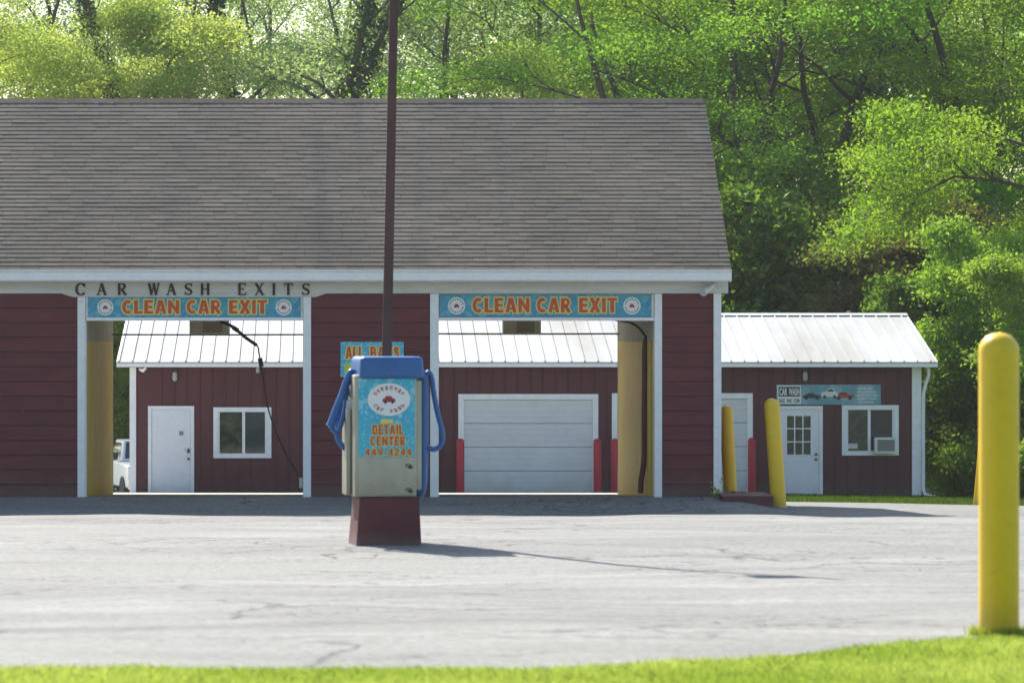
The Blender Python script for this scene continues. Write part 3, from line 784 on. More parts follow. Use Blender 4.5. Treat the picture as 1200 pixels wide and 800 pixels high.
# ------------------------------------------------------------------ bay fittings
def loc_obj(mb, name, mt, label, cat, group=None, smooth=False):
    o = mb.build(name, M[mt], None, smooth=smooth)
    xs = [v.co for v in o.data.vertices]
    c_ = Vector((sum(v.x for v in xs)/len(xs), sum(v.y for v in xs)/len(xs), min(v.z for v in xs)))
    for v in o.data.vertices: v.co -= c_
    o.location = c_
    return setp(o, label, cat, group)
for (a, b_), s_, cp in ((B1, 'left', (222, 268)), (B2, 'right', (590, 634))):
    D = 68.3
    yb = 392.5 if s_ == 'left' else 391.5
    mb = MB(); mb.tube([(a+.001, D, Z(yb, D)), ((a+b_)/2, D, Z(yb+.3, D)), (b_-.001, D, Z(yb, D))], .016, 8)
    loc_obj(mb, 'pipe', 'dark_metal', 'dark pipe across the rear of the '+('left wash bay with the hanging hose' if s_ == 'left' else 'right wash bay'), 'pipe', 'overhead pipes in the bays', True)
    D2 = 67.2; x0, x1 = X(cp[0], D2), X(cp[1], D2)
    t = thing('heater', ((x0+x1)/2, D2+.2, 3.36), 'grey ceiling box hanging in the '+('left bay beside the black hose' if s_ == 'left' else 'right bay over the garage door'), 'heater', 'ceiling boxes in the bays')
    MB().bbox(x0, x1, D2, D2+.45, Z(392, D2), 3.3, .01).build('casing', M['grey_box'], t)
    mb = MB()
    for xx in (x0+.1, x1-.1): MB().tube([(xx, D2+.2, 3.3), (xx, D2+.2, 3.36)], .01, 6).build('hanger', M['dark_metal'], t)
    mb = MB(); mb.box(x0+.25, x1-.12, D2-.006, D2-.001, Z(390,D2), Z(377,D2)); mb.build('access_panel', M['block'], t)
# left hose
D = 64.0
hp = [(232,372),(258,377),(272,383),(288,396),(301,405),(303.5,414),(306,430),(309,448),(314,478),(324,508),(336,534),(349,556),(354.5,566)]
path = smooth_path([(X(a, D), D, Z(b_, D)) for a, b_ in hp], 5)
t = thing('wash_hose', path[0], 'thin black spray hose on a boom hanging across left bay', 'hose')
MB().tube(path, .013, 8).build('hose', M['black'], t, smooth=True)
mb = MB(); mb.tube(smooth_path([(X(a, D), D-.002, Z(b_, D)) for a, b_ in hp[1:5]]), .030, 8)
mb.build('boom', M['black'], t, smooth=True)
mb = MB()
for a, b_, c_, d_ in ((273,384,279,388),(304.5,420,306.5,430)): mb.tube([(X(a,D),D,Z(b_,D)),(X(c_,D),D,Z(d_,D))], .042, 8)
mb.build('coupling', M['dark_metal'], t, smooth=True)
MB().bbox(X(354.5,61)-.06, X(354.5,61)-.002, 61.3, 61.36, Z(572,61.3), Z(560,61.3), .004).build('wand_holder', M['gal'], t)
# right hose
D = 62.5
hp = [(706,371),(722,375.5),(740,379),(750,386),(757,396)]
path = smooth_path([(X(a, D), D, Z(b_, D)) for a, b_ in hp], 6)
t = thing('wash_hose', path[0], 'hose dropping down the yellow wall of right bay in dark red tube', 'hose')
MB().tube(path, .020, 8).build('hose', M['black'], t, smooth=True)
hp = [(762,395),(757.5,398),(755.5,410),(755.5,440),(755,480),(755,520),(754,545),(751.5,562),(750.5,578)]
MB().tube(smooth_path([(X(a, D), D, Z(b_, D)) for a, b_ in hp]), .050, 10).build('tube', M['darkred_tube'], t, smooth=True)
MB().tube([(X(762.5,D), D, Z(402,D)), (X(757,D), D, Z(395,D))], .06, 8).build('clamp', M['black'], t, smooth=True)
hp = [(764,400),(764,580)]
MB().tube([(X(a, 61.6), 61.6, Z(b_, 61.6)) for a, b_ in hp], .02, 8).build('conduit', M['dark_metal'], t, smooth=True)

# security light at right corner
t = thing('security_light', (X(833,60.8), 60.9, Z(338,60.8)), 'small tilted floodlight under the right end of the eave', 'light')
MB().tube([(X(838,60.9),60.96,Z(333,60.9)),(X(833,60.8),60.85,Z(337,60.8))], .03, 8).build('bracket', M['gal'], t, smooth=True)
MB().tube([(X(836,60.8),60.86,Z(335,60.8)),(X(829,60.75),60.75,Z(339,60.7)),(X(823,60.7),60.66,Z(343.5,60.7))], [.035,.06,.075], 12).build('lamp_head', M['gal'], t, smooth=True)

# ------------------------------------------------------------------ vacuum
VD = 32.0; s_ = VD/F
vx, vz = X(452, VD), G(X(452, VD), VD)
vac = thing('vacuum_station', (vx, VD+.06, vz), 'stainless steel car vacuum with blue cap and detail center banner', 'vacuum', rot=R(6.5))
def lx(px): return (px-452)*s_*.945
def lx2(px): return (px-456)*s_*.99
def lz(py): return (638-py)*s_ + .0
hf = -.28
# pedestal
import bmesh
mb = MB(); 
pb = [(lx(410)+.0, -.30),(lx(490)+.012, -.30),(lx(490)+.0, .30),(lx(410), .30)]
pt = [(lx(415), -.27),(lx(489), -.27),(lx(489), .26),(lx(415), .26)]
zz = lz(581.5)
mb.add([(p[0],p[1],-.03) for p in pb]+[(p[0],p[1],zz) for p in pt], [(0,3,2,1),(4,5,6,7),(0,1,5,4),(1,2,6,5),(2,3,7,6),(3,0,4,7)])
po = mb.build('pedestal', M['maroon'], vac, False)
mod = po.modifiers.new('b', 'BEVEL'); mod.width = .012; mod.segments = 2
mb = MB(); mb.bbox(lx2(415)-.005, lx2(488), hf, .30, zz+.003, lz(440), .012); mb.build('cabinet', M['steel'], vac, False)
mb = MB(); mb.bbox(lx2(488)+.002, lx2(495), hf+.05, .28, zz+.06, lz(446), .01); mb.build('side_panel', M['steel'], vac, False); mb = MB(); mb.bbox(lx2(408), lx2(415)-.012, -.06, .26, zz+.01, lz(480), .008); mb.build('side_panel', M['steel'], vac, False)
# door outline
mb = MB(); mb.bbox(lx2(419), lx2(485), hf-.008, hf+.002, zz+.02, lz(536), .003); mb.build('access_door', M['steel'], vac, False)
# cap
bm = bmesh.new(); bmesh.ops.create_cube(bm, size=1)
cw0, cw1, cz0, cz1 = lx(413.5), lx(494), lz(444), lz(418)
for v in bm.verts: v.co = ((cw0+cw1)/2+v.co.x*(cw1-cw0)*(1 if v.co.z < 0 else .975), v.co.y*.70+.01, (cz0+cz1)/2+v.co.z*(cz1-cz0))
bmesh.ops.bevel(bm, geom=bm.edges[:], offset=.045, segments=5, profile=.5, affect='EDGES')
bm.verts.index_update(); mb = MB(); mb.add([v.co[:] for v in bm.verts], [tuple(v.index for v in f_.verts) for f_ in bm.faces]); bm.free()
mb.build('cap', M['blue_pl'], vac, False, True)
# banner
mb = MB(); mb.bbox(lx2(419), lx2(486), hf-.006, hf-.001, lz(534.5), lz(443.5), .001); mb.build('banner', M['vac_blue'], vac, False)
logo(vac, lx2(455), lz(468), 25*s_, 19*s_, hf-.0065, False, True)
mo = MB(); mt_ = MB()
for w_, a, b_, t0, t1 in (('AUTO',445.5,459.5,495,491.5),('DETAIL',435.5,472,508.5,497.5),('CENTER',433,474.5,521.5,511),('449-4244',426.5,482,533.2,525.2)):
    bold_text(mo, w_, lx2(a), lx2(b_), lz(t0), lz(t1), hf-.0065, .006, .14, .002)
    if w_ != 'AUTO': bold_text(mt_, w_, lx2(a), lx2(b_), lz(t0), lz(t1), hf-.0108, 0, .14, .0015)
mo.build('lettering_outline', M['sign_yellow'], vac, False); mt_.build('lettering', M['sign_red'], vac, False)
# locks
for zc in (546, 574):
    mb = MB()
    mb.bbox(lx2(478), lx2(481), hf-.024, hf-.009, lz(zc+2), lz(zc-.5), .004)
    pts = [(lx2(474)+.022*math.cos(a)+.03, hf-.018, lz(zc-1.5)+.010*math.sin(a)) for a in [R(i*30) for i in range(13)]]
    mb.tube(pts, .0035, 6); pts = [(lx2(481)+.014*math.cos(a), hf-.022, lz(zc+.5)+.014*math.sin(a)) for a in [R(i*30) for i in range(13)]]
    mb.tube(pts, .0035, 6)
    mb.build('lock', M['black'], vac, False, True)
# hoses
def hose(pp, y, r, name='vacuum_hose', taper=None):
    ys_ = y if hasattr(y, '__len__') else [y]*len(pp)
    path = smooth_path([(lx(a), yy, lz(b_)) for (a, b_), yy in zip(pp, ys_)], 8)
    rr = r if taper is None else [r + (taper-r)*i/(len(path)-1) for i in range(len(path))]
    if not hasattr(rr, '__len__'): rr = [rr*(1+.045*(i % 2)) for i in range(len(path))]
    return MB().tube(path, rr, 12).build(name, M['blue_pl'], vac, False, True)
hose([(413,437),(408,436),(403,446),(397,463),(390,480),(384,496),(382,500)], -.02, .024, 'crevice_nozzle', .042)
hose([(414,452),(405,462),(399,478),(395,492),(393,508),(396,519),(404,526),(411,522),(414,505)], .10, .027)
hose([(383,499),(390,507),(396,500),(402,478),(404,455),(409,440)], .03, .022)
hose([(493,443),(496,438),(500,440),(502,460),(502,520),(501,560),(498,577),(495,580),(493,570),(493,540),(493,460)], [.05]*11, .036)
hose([(497,441),(499,452),(498,500),(498,560),(497,574)], -.06, .034)
hose([(501,442),(505,437),(509,443),(512,462),(517,486),(522,504),(523,516),(519,524),(511,527),(503,524)], -.03, .024)
mb = MB(); mb.prism([(lx(403), lz(470)), (lx(411), lz(466)), (lx(413), lz(488)), (lx(402), lz(488))], -.02, .1, 'y'); mb.build('nozzle_holder', M['gal'], vac, False)

# ------------------------------------------------------------------ light pole behind vacuum
PD = 33.0; px0, px1 = X(453.3, PD), X(461.6, PD)
pz0 = G(px0, PD); pth = 6.9
lean = (px1-px0)/(Z(0,PD)-Z(420,PD))
t = thing('light_pole', (px0 - lean*(Z(420,PD)-pz0), PD, pz0), 'tall dark square light pole rising behind the car vacuum', 'lamp post')
def pole_seg(z0, z1, w0, w1):
    mb = MB(); a, b_ = w0/2, w1/2; x0_, x1_ = lean*z0, lean*z1
    mb.add([(x0_-a,-a,z0),(x0_+a,-a,z0),(x0_+a,a,z0),(x0_-a,a,z0),(x1_-b_,-b_,z1),(x1_+b_,-b_,z1),(x1_+b_,b_,z1),(x1_-b_,b_,z1)], [(0,3,2,1),(4,5,6,7),(0,1,5,4),(1,2,6,5),(2,3,7,6),(3,0,4,7)])
    return mb
pole_seg(-.02, pth, .098, .072).build('pole', M['pole'], t, False)
MB().bbox(-.16,.16,-.16,.16,-.01,.02,.004).build('base_plate', M['pole'], t, False)
mb = MB(); mb.bbox(lean*6.0-.17, lean*6.0+.17, -.70, -.10, 5.93, 6.08, .02); mb.build('lamp_head', M['dark_metal'], t, False)
MB().box(lean*6.0-.03, lean*6.0+.03, -.102, -.035, 5.97, 6.04).build('arm', M['pole'], t, False)

# ------------------------------------------------------------------ bollards
def bollard(name, base, top, r, mt, label, group, base_mt=None):
    base = Vector(base); top = Vector(top); ax = top-base; H = ax.length
    t = thing(name, base, label, 'bollard', group)
    prof = [(r, -.06), (r, 0), (r, H-r*.9)] + [(r*math.cos(a), H-r*.9+r*.9*math.sin(a)) for a in [R(i*9) for i in range(1, 11)]]
    prof[-1] = (.001, H)
    mb = MB(); mb.lathe(prof, n=32)
    q = Vector((0,0,1)).rotation_difference(ax.normalized())
    mb.v = [tuple(q @ Vector(v)) for v in mb.v]
    mb.build('sleeve', M[mt], t, False, True)
    # seam ring near top and dark scuffs collar
    mb = MB(); mb.lathe([(r*.985, -.05), (r*1.03, -.05), (r*1.03, .012), (r*.985, .02)], n=32); mb.v = [tuple(q @ Vector(v)) for v in mb.v]
    mb.build('collar', M[mt], t, False, True)
    return t
D = 18.2; bx = X(1170.5, D)
bollard('bollard', (bx, D, G(bx, D)), (bx, D, Z(390, D)), .1025, 'yellow', 'big yellow bollard in the foreground grass', 'yellow bollards')
D = 61.2; bx = X(912.5, D)
bollard('bollard', (bx, D, G(bx, D)), (X(904, D), D, Z(467, D)), .132, 'yellow', 'leaning yellow bollard in front of the white glazed door', 'yellow bollards')
D = 62.4; bx = X(856, D)
bollard('bollard', (bx, D, G(bx, D)), (X(850.5, D), D, Z(475.5, D)), .118, 'orange_yellow', 'orange yellow bollard against the corner of the red building', 'yellow bollards')
for pxc, top, lab in ((539.5,514,'red bollard at the left jamb of the middle garage door'),(700,514,'red bollard at the right jamb of the middle garage door'),(720.5,514,'red bollard close beside the yellow bay wall'),(881,513,'red bollard between the orange yellow bollard and the leaning one')):
    D = 83.9; bx = X(pxc, D)
    bollard('bollard', (bx, D, G(bx, D)), (bx, D, Z(top, D)), .095, 'red_bollard', lab, 'red bollards at the garage doors')
# thin yellow guard behind near bollard
D = 74.0; bx = X(1143, D)
t = thing('guy_wire_guard', (bx, D, G(bx, D)), 'thin slanted yellow guard half hidden behind foreground bollard', 'wire guard')
MB().tube([(bx, D, G(bx,D)-.03), (X(1147,D), D, Z(545,D)), (X(1150,D), D, Z(500,D))], [.05,.045,.035], 10).build('guard', M['yellow'], t, smooth=True)
MB().tube([(X(1150,D), D, Z(500,D)), (X(1190,D), D+1, Z(60,D))], .006, 6).build('wire', M['dark_metal'], t, smooth=True)

# maroon platform
D = 60.2
x0, x1 = X(846.5, D), X(906, D); zb = G(x0, D)
mb = MB(); rnd = random.Random(5); n = 14
top = []; 
ztop = Z(581.5, D)
for j in range(5):
    for i in range(n+1):
        x_ = x0+(x1-x0)*i/n; y_ = D + j*.28
        top.append((x_, y_, ztop + (j>0)*(.012+rnd.uniform(-.006,.015)) + (.03 if 4 < i < 9 and j > 1 else 0)))
fs = [(j*(n+1)+i, j*(n+1)+i+1, (j+1)*(n+1)+i+1, (j+1)*(n+1)+i) for j in range(4) for i in range(n)]
mb.add(top, fs); k = len(mb.v)
per = [i for i in range(n+1)] + [j*(n+1)+n for j in range(1,5)] + [4*(n+1)+i for i in range(n-1,-1,-1)] + [j*(n+1) for j in range(3,0,-1)]
mb.add([(mb.v[p][0], mb.v[p][1], G(mb.v[p][0], mb.v[p][1])-.05) for p in per], [])
for i in range(len(per)): mb.f.append((per[i], per[(i+1) % len(per)], k+(i+1) % len(per), k+i)); mb.c.append(None)
loc_obj(mb, 'platform', 'maroon', 'low maroon platform on the ground between two yellow bollards', 'platform')

# ------------------------------------------------------------------ rear building
RD = 85.0
RXl, RXr = X(153,RD), X(1079,RD)
gzr = G(0, RD)
rb = thing('office_building', (0, RD, gzr), 'low maroon building with white metal roof behind the wash bays', 'building')
eyR, ezR = 84.5, Z(424.5, 84.5); ryR = 89.0; rzR = Z(369.5, 89.0)
wtop = Z(430, RD)
openings = [(173.5,227.5,476,577.6),(250,318,477.5,537),(537,701,462,577.6),(717,882,461,577.6),(908,964,476,580.2),(986.5,1053,475,534)]
# wall built as strips between openings
xsplit = sorted({RXl, RXr} | {X(a+1.5,RD) for a,_,_,_ in openings} | {X(b_-1.5,RD) for _,b_,_,_ in openings})
mb = MB()
def inside(xm, zm):
    for a,b_,c_,d_ in openings:
        if X(a+1.5,RD) < xm < X(b_-1.5,RD) and Z(d_,RD)-.3 < zm < Z(c_+1.5,RD): return True
    return False
zsp = lambda xm: sorted({gzr-.35, wtop} | {z for a,b_,c_,d_ in openings if X(a,RD) < xm < X(b_,RD) for z in (Z(c_+1.5,RD), Z(d_-1.5,RD))})
for i in range(len(xsplit)-1):
    xm = (xsplit[i]+xsplit[i+1])/2; zs = zsp(xm)
    for j in range(len(zs)-1):
        zm = (zs[j]+zs[j+1])/2
        hole = any(X(a+1.5,RD) < xm < X(b_-1.5,RD) and ((Z(d_-1.5,RD) < zm < Z(c_+1.5,RD)) or (d_ > 570 and zm < Z(c_+1.5,RD))) for a,b_,c_,d_ in openings)
        if not hole:
            mb.box(xsplit[i], xsplit[i+1], RD, RD+.12, zs[j], zs[j+1])
            # vertical ribs
            k0 = math.ceil((xsplit[i]+.01)/.305); x_ = k0*.305
            while x_ < xsplit[i+1]-.03:
                mb.prism([(x_-.022, RD-.001), (x_-.010, RD-.018), (x_+.010, RD-.018), (x_+.022, RD-.001)], zs[j], zs[j+1], 'z'); x_ += .305
mb.build('front_wall', M['red_board'], rb)
mb = MB()
for xg in (RXl, RXr-.12):
    mb.prism([(RD+.122, gzr-.6), (93.2, gzr-.9), (93.2, wtop), (ryR, rzR-.15), (RD+.122, wtop)], xg+.003, xg+.117, 'x')
mb.box(RXl+.12, RXr-.12, 93.05, 93.2, gzr-.9, wtop); mb.build('side_wall', M['red_board'], rb)
# floor/dark interior back so openings stay dark
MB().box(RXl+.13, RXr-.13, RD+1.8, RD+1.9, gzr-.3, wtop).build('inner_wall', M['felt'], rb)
# metal roof
rx0, rx1 = X(137, eyR), X(1098.5, eyR)
mb = MB(); th = .03; ey2r = 2*ryR-eyR
mb.prism([(eyR, ezR), (ryR, rzR), (ey2r, ezR), (ey2r, ezR-th), (ryR, rzR-th-.01), (eyR, ezR-th)], rx0, rx1, 'x')
x_ = rx0+.05
while x_ < rx1:
    for sd in (1, -1):
        yy = lambda y: y if sd == 1 else 2*ryR-y
        w = .022; hh = .034
        v = [(x_-w, yy(eyR-.004), ezR), (x_+w, yy(eyR-.004), ezR), (x_+w*.5, yy(eyR-.004), ezR+hh), (x_-w*.5, yy(eyR-.004), ezR+hh), (x_-w, yy(ryR), rzR), (x_+w, yy(ryR), rzR), (x_+w*.5, yy(ryR), rzR+hh), (x_-w*.5, yy(ryR), rzR+hh)]
        mb.add(v, [(0,1,2,3),(4,7,6,5),(0,4,5,1),(1,5,6,2),(2,6,7,3),(3,7,4,0)])
    x_ += .3175
rro = mb.build('roof', M['metal_roof'], rb)
MB().prism([(ryR-.16, rzR-.01), (ryR, rzR+.05), (ryR+.16, rzR-.01), (ryR, rzR+.035)], rx0-.01, rx1+.01, 'x').build('ridge_cap', M['gal'], rro)
mb = MB(); mb.box(rx0, rx1, eyR+.01, eyR+.05, Z(430.5,84.5), ezR-th-.002); mb.build('fascia', M['white_trim'], rb)
mb = MB(); mb.box(rx0+.01, rx1-.01, eyR+.052, RD-.0, Z(430.5,84.5)+.0, Z(430.5,84.5)+.02); mb.build('soffit', M['frieze'], rb)
for a, b_ in ((rx0-.012, rx0+.012), (rx1-.012, rx1+.012)):
    mb = MB(); mb.prism([(eyR,ezR+.01),(ryR,rzR+.01),(ey2r,ezR+.01),(ey2r,ezR-.16),(ryR,rzR-.17),(eyR,ezR-.12)], a, b_, 'x'); mb.build('rake_trim', M['white_trim'], rb)
def rtrim(x0, x1, y0, y1, name='trim', mt='white_trim', d0=.03, d1=.0, par=None, b=.005):
    return MB().bbox(X(x0,RD), X(x1,RD), RD-d0, RD-d1, Z(y1,RD), Z(y0,RD), b).build(name, M[mt], par or rb)
rtrim(152, 159.5, 431, 579, 'corner_board'); rtrim(1068.5, 1079.5, 431, 581.5, 'corner_board', d0=.035)
# downspout
dp = [(1085,430),(1087.5,433),(1088,440),(1084,452),(1081.8,462),(1081.5,500),(1081.5,574),(1083,579.5),(1094,582.5),(1106,586)]
MB().tube([(X(a,RD), RD-.06-(.0 if i<7 else (i-6)*.12), Z(b_,RD)) for i,(a,b_) in enumerate(dp)], .042, 8).build('downspout', M['white_trim'], rb, smooth=True)

def rear_window(x0, x1, y0, y1, mull, panes, name='window'):
    fr_ = MB(); f = 5.5
    xx0, xx1, z0, z1 = X(x0,RD), X(x1,RD), Z(y1,RD), Z(y0,RD); w = f/48.8
    fr_.bbox(xx0, xx1, RD-.04, RD+.03, z1-w, z1, .006); fr_.bbox(xx0, xx1, RD-.045, RD+.03, z0, z0+w, .006)
    fr_.bbox(xx0, xx0+w, RD-.038, RD+.03, z0+w+.001, z1-w-.001, .006); fr_.bbox(xx1-w, xx1, RD-.038, RD+.03, z0+w+.001, z1-w-.001, .006)
    win = fr_.build(name, M['white_trim'], rb)
    mb = MB(); xm = X(mull,RD); mb.bbox(xm-.035, xm+.035, RD-.02, RD+.03, z0+w+.002, z1-w-.002, .004)
    mb.bbox(xx0+w+.002, xx0+w+.04, RD-.01, RD+.03, z0+w+.002, z1-w-.002, .004)
    mb.bbox(xx1-w-.04, xx1-w-.002, RD-.01, RD+.03, z0+w+.002, z1-w-.002, .004)
    mb.build('mullion', M['white_trim'], win)
    for a, b_, mt in ((xx0+w+.042, xm-.037, panes[0]), (xm+.037, xx1-w-.042, panes[1])):
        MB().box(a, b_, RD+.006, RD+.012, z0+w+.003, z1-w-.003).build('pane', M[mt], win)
    return win
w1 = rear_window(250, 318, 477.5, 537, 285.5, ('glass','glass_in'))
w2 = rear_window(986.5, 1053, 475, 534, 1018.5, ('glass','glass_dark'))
# curtain pieces and card in windows
loc_obj(MB().box(X(994,RD), X(1005,RD), RD-.002, RD+.004, Z(526,RD), Z(520,RD)), 'notice', 'paper', 'small white card in the lower left of office window', 'notice')
# AC
x0, x1, z0, z1 = X(1023.5,RD), X(1048.5,RD), Z(531,RD), Z(512.5,RD)
t = thing('air_conditioner', ((x0+x1)/2, RD-.2, z0), 'white window air conditioner in the office window', 'air conditioner')
MB().bbox(x0, x1, RD-.30, RD-.046, z0, z1, .012).build('case', M['ac_white'], t)
mb = MB(); mb.box(x0+.05, x1-.05, RD-.305, RD-.3005, z0+.05, z1-.05)
for i in range(9):
    zz_ = z0+.07+(z1-z0-.13)*i/9; mb.box(x0+.06, x1-.06, RD-.309, RD-.3055, zz_, zz_+.012)
mb.build('grille', M['grille'], t)

def door_frame(x0, x1, y0, y1, w=4.0):
    mb = MB(); W = w/48.8
    mb.bbox(X(x0,RD), X(x1,RD), RD-.04, RD+.02, Z(y0,RD)-W, Z(y0,RD), .006)
    for a in (X(x0,RD), X(x1,RD)-W): mb.bbox(a, a+W, RD-.038, RD+.02, Z(y1,RD)-.03, Z(y0,RD)-W-.001, .006)
    return mb
# left door
df = door_frame(173.5, 227.5, 476, 577.6).build('door', M['white_trim'], rb)
df['label'] = 'plain white door left of the rear window'
sl = MB(); sl.bbox(X(177.7,RD), X(223.3,RD), RD-.012, RD+.03, gzr-.02, Z(480.3,RD), .004); sl.build('slab', M['door_white'], df)
mb = MB()
for a,b_,c_,d_ in ((183,217,487,527),):
    for (p,q,r_,s2) in ((a,b_,c_,c_+1),(a,b_,d_-1,d_),(a,a+1,c_,d_),(b_-1,b_,c_,d_)):
        mb.box(X(p,RD), X(q,RD), RD-.018, RD-.0125, Z(s2,RD), Z(r_,RD))
mb.box(X(178.5,RD), X(222.5,RD), RD-.016, RD-.0125, Z(530.5,RD), Z(529.8,RD))
mb.build('moulding', M['door_white'], df)
mb = MB(); mb.bbox(X(219.5,RD), X(222.3,RD), RD-.05, RD-.013, Z(531,RD), Z(526,RD), .004); mb.tube([(X(221,RD), RD-.013, Z(538,RD)), (X(221,RD), RD-.075, Z(538,RD))], .03, 10); mb.build('handle', M['dark_metal'], df, smooth=True)
loc_obj(MB().box(X(210,RD), X(215,RD), RD-.018, RD-.0128, Z(510.5,RD), Z(505.5,RD)), 'notice', 'grille', 'tiny grey notice on the plain white door', 'notice')
# right door
df = door_frame(908, 964, 476, 580.6).build('door', M['white_trim'], rb)
df['label'] = 'white door with nine small panes beside the leaning bollard'
gl = (921.5, 950.5, 487, 533.5)
mb = MB()
sx0, sx1, sz0, sz1 = X(912.2,RD), X(959.8,RD), gzr-.06, Z(480.2,RD)
gx0, gx1, gzz0, gzz1 = X(gl[0],RD), X(gl[1],RD), Z(gl[3],RD), Z(gl[2],RD)
for a,b_,c_,d_ in ((sx0,sx1,gzz1,sz1),(sx0,sx1,sz0,gzz0),(sx0,gx0,gzz0,gzz1),(gx1,sx1,gzz0,gzz1)): mb.box(a,b_,RD-.012,RD+.03,c_,d_)
mb.build('slab', M['door_white'], df)
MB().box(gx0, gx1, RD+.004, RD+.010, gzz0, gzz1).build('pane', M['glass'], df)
mb = MB()
for i in range(0,4):
    xx = gx0+(gx1-gx0)*i/3; mb.box(xx-.014, xx+.014, RD-.020, RD-.0125 if i in (0,3) else RD+.003, gzz0, gzz1)
for i in range(0,4):
    zz_ = gzz0+(gzz1-gzz0)*i/3; mb.box(gx0, gx1, RD-.022, RD-.0205+(.0 if i in (0,3) else .02), zz_-.014, zz_+.014)
# crossbuck
a,b_,c_,d_ = X(920,RD), X(952,RD), Z(577,RD), Z(540,RD)
stroke(mb, [(a,c_),(b_,d_)], .035, RD-.0182, RD-.0125); stroke(mb, [(a,d_),(b_,c_)], .035, RD-.0190, RD-.0125)
for p,q,r_,s2 in ((a,b_,d_,d_+.03),(a,b_,c_-.03,c_),(a-.03,a,c_-.03,d_+.03),(b_,b_+.03,c_-.03,d_+.03)): mb.box(p,q,RD-.0178,RD-.0125,r_,s2)
mb.build('moulding', M['door_white'], df)
mb = MB()
for zc in (532.5, 538.5): mb.tube([(X(956,RD), RD-.012, Z(zc,RD)), (X(956,RD), RD-.07, Z(zc,RD))], .030, 10)
mb.build('handle', M['dark_metal'], df, smooth=True)
mb = MB(); mb.box(X(905,RD), X(965,RD), RD-.25, RD-.045, gzr-.2, gzr-.075); mb.build('door_sill', M['conc'], rb)
# garage doors
for (x0, x1, y0), lab in (((537,701,462),'closed white garage door seen through right bay'), ((717,882,461),'closed white garage door partly hidden behind the building corner')):
    g_ = door_frame(x0, x1, y0, 577.6, 6.5).build('garage_door', M['white_trim'], rb); g_['label'] = lab
    a, b_ = X(x0+6.6,RD), X(x1-6.6,RD); zt = Z(y0+6.6,RD); zb_ = gzr-.05
    mb = MB(); nrow = 4; H = (zt-zb_)/nrow
    for r_ in range(nrow):
        zz0 = zb_+r_*H; 
        # each section: profile with shallow ribs
        prof = [(RD+.06, zz0+.004)]
        nr = 4
        for q in range(nr):
            za_ = zz0+.006+(H-.012)*q/nr; zb2 = zz0+.006+(H-.012)*(q+1)/nr
            prof += [(RD+.022, za_), (RD+.016, za_+.012), (RD+.016, zb2-.012), (RD+.022, zb2)]
        prof += [(RD+.06, zz0+H-.004)]
        mb.prism(prof, a, b_, 'x')
    mb.build('door_panel', M['garage'], g_)
    MB().box(a, b_, RD+.062, RD+.07, zb_, zt).build('seal', M['black'], g_)
# wall lamps
for pxc, pyc, lab in ((205,441,'small wall lamp above the plain white door in left bay'), (943,441,'small wall lamp above the office sign')):
    t = thing('wall_lamp', (X(pxc,RD), RD-.02, Z(pyc,RD)), lab, 'lamp', 'small wall lamps')
    MB().bbox(X(pxc-1.5,RD), X(pxc+1.5,RD), RD-.10, RD-.019, Z(437,RD), Z(431.5,RD), .006).build('bracket', M['dark_metal'], t)
    MB().lathe([(.035,.20),(.055,.18),(.062,.05),(.05,.0),(.02,-.02)], cx=X(pxc,RD), cy=RD-.09, cz=Z(446,RD), n=14).build('lamp_shade', M['lens'], t, smooth=True)
t = thing('wall_camera', (X(168,RD), RD-.02, Z(434,RD)), 'small white camera under the eave near the left corner board', 'camera')
MB().tube([(X(164,RD), RD-.019, Z(433,RD)), (X(168,RD), RD-.14, Z(434.5,RD)), (X(171.5,RD), RD-.2, Z(431.5,RD))], [.035,.045,.03], 10).build('camera_body', M['white_trim'], t, smooth=True)
t = thing('wall_camera', (X(302,RD), RD-.02, Z(434,RD)), 'small dark camera under the eave above the rear window', 'camera')
MB().tube([(X(302,RD), RD-.019, Z(432,RD)), (X(302,RD), RD-.14, Z(433.5,RD)), (X(302.5,RD), RD-.16, Z(437,RD))], [.035,.045,.04], 10).build('camera_body', M['gal'], t, smooth=True)

# office sign
t = thing('office_sign', (X(971,RD), RD-.03, Z(474.5,RD)), 'long pale blue car wash sign with three painted cars over door', 'sign')
SY = RD-.028
MB().bbox(X(910,RD), X(1032,RD), SY, SY+.02-.001, Z(474.5,RD), Z(451,RD), .003).build('panel', M['car_sign_blue'], t)
mb = MB(); mb.box(X(911,RD), X(938.5,RD), SY-.003, SY-.0005, Z(473.5,RD), Z(452,RD)); mb.build('white_field', M['sign_white'], t)
mb = MB(); mb.box(X(912.2,RD), X(937.3,RD), SY-.005, SY-.0032, Z(465,RD), Z(453.5,RD)); mb.build('black_field', M['sign_black'], t)
mb = MB()
for w_, a, b_ in (('CAR',913.2,922.2),('WASH',924.2,936.5)): add_text(mb, w_, X(a,RD), X(b_,RD), Z(463.8,RD), Z(455,RD), SY-.0052, .002, .03, .03)
mb.build('lettering', M['sign_white'], t)
mb = MB()
for w_, a, b_ in (('SUDZ',912.5,919.5),('INC',922,928),('COM',930,936.5)): add_text(mb, w_, X(a,RD), X(b_,RD), Z(472,RD), Z(467.5,RD), SY-.0032, .002, .03, .03)
mb.build('small_lettering', M['sign_black'], t)
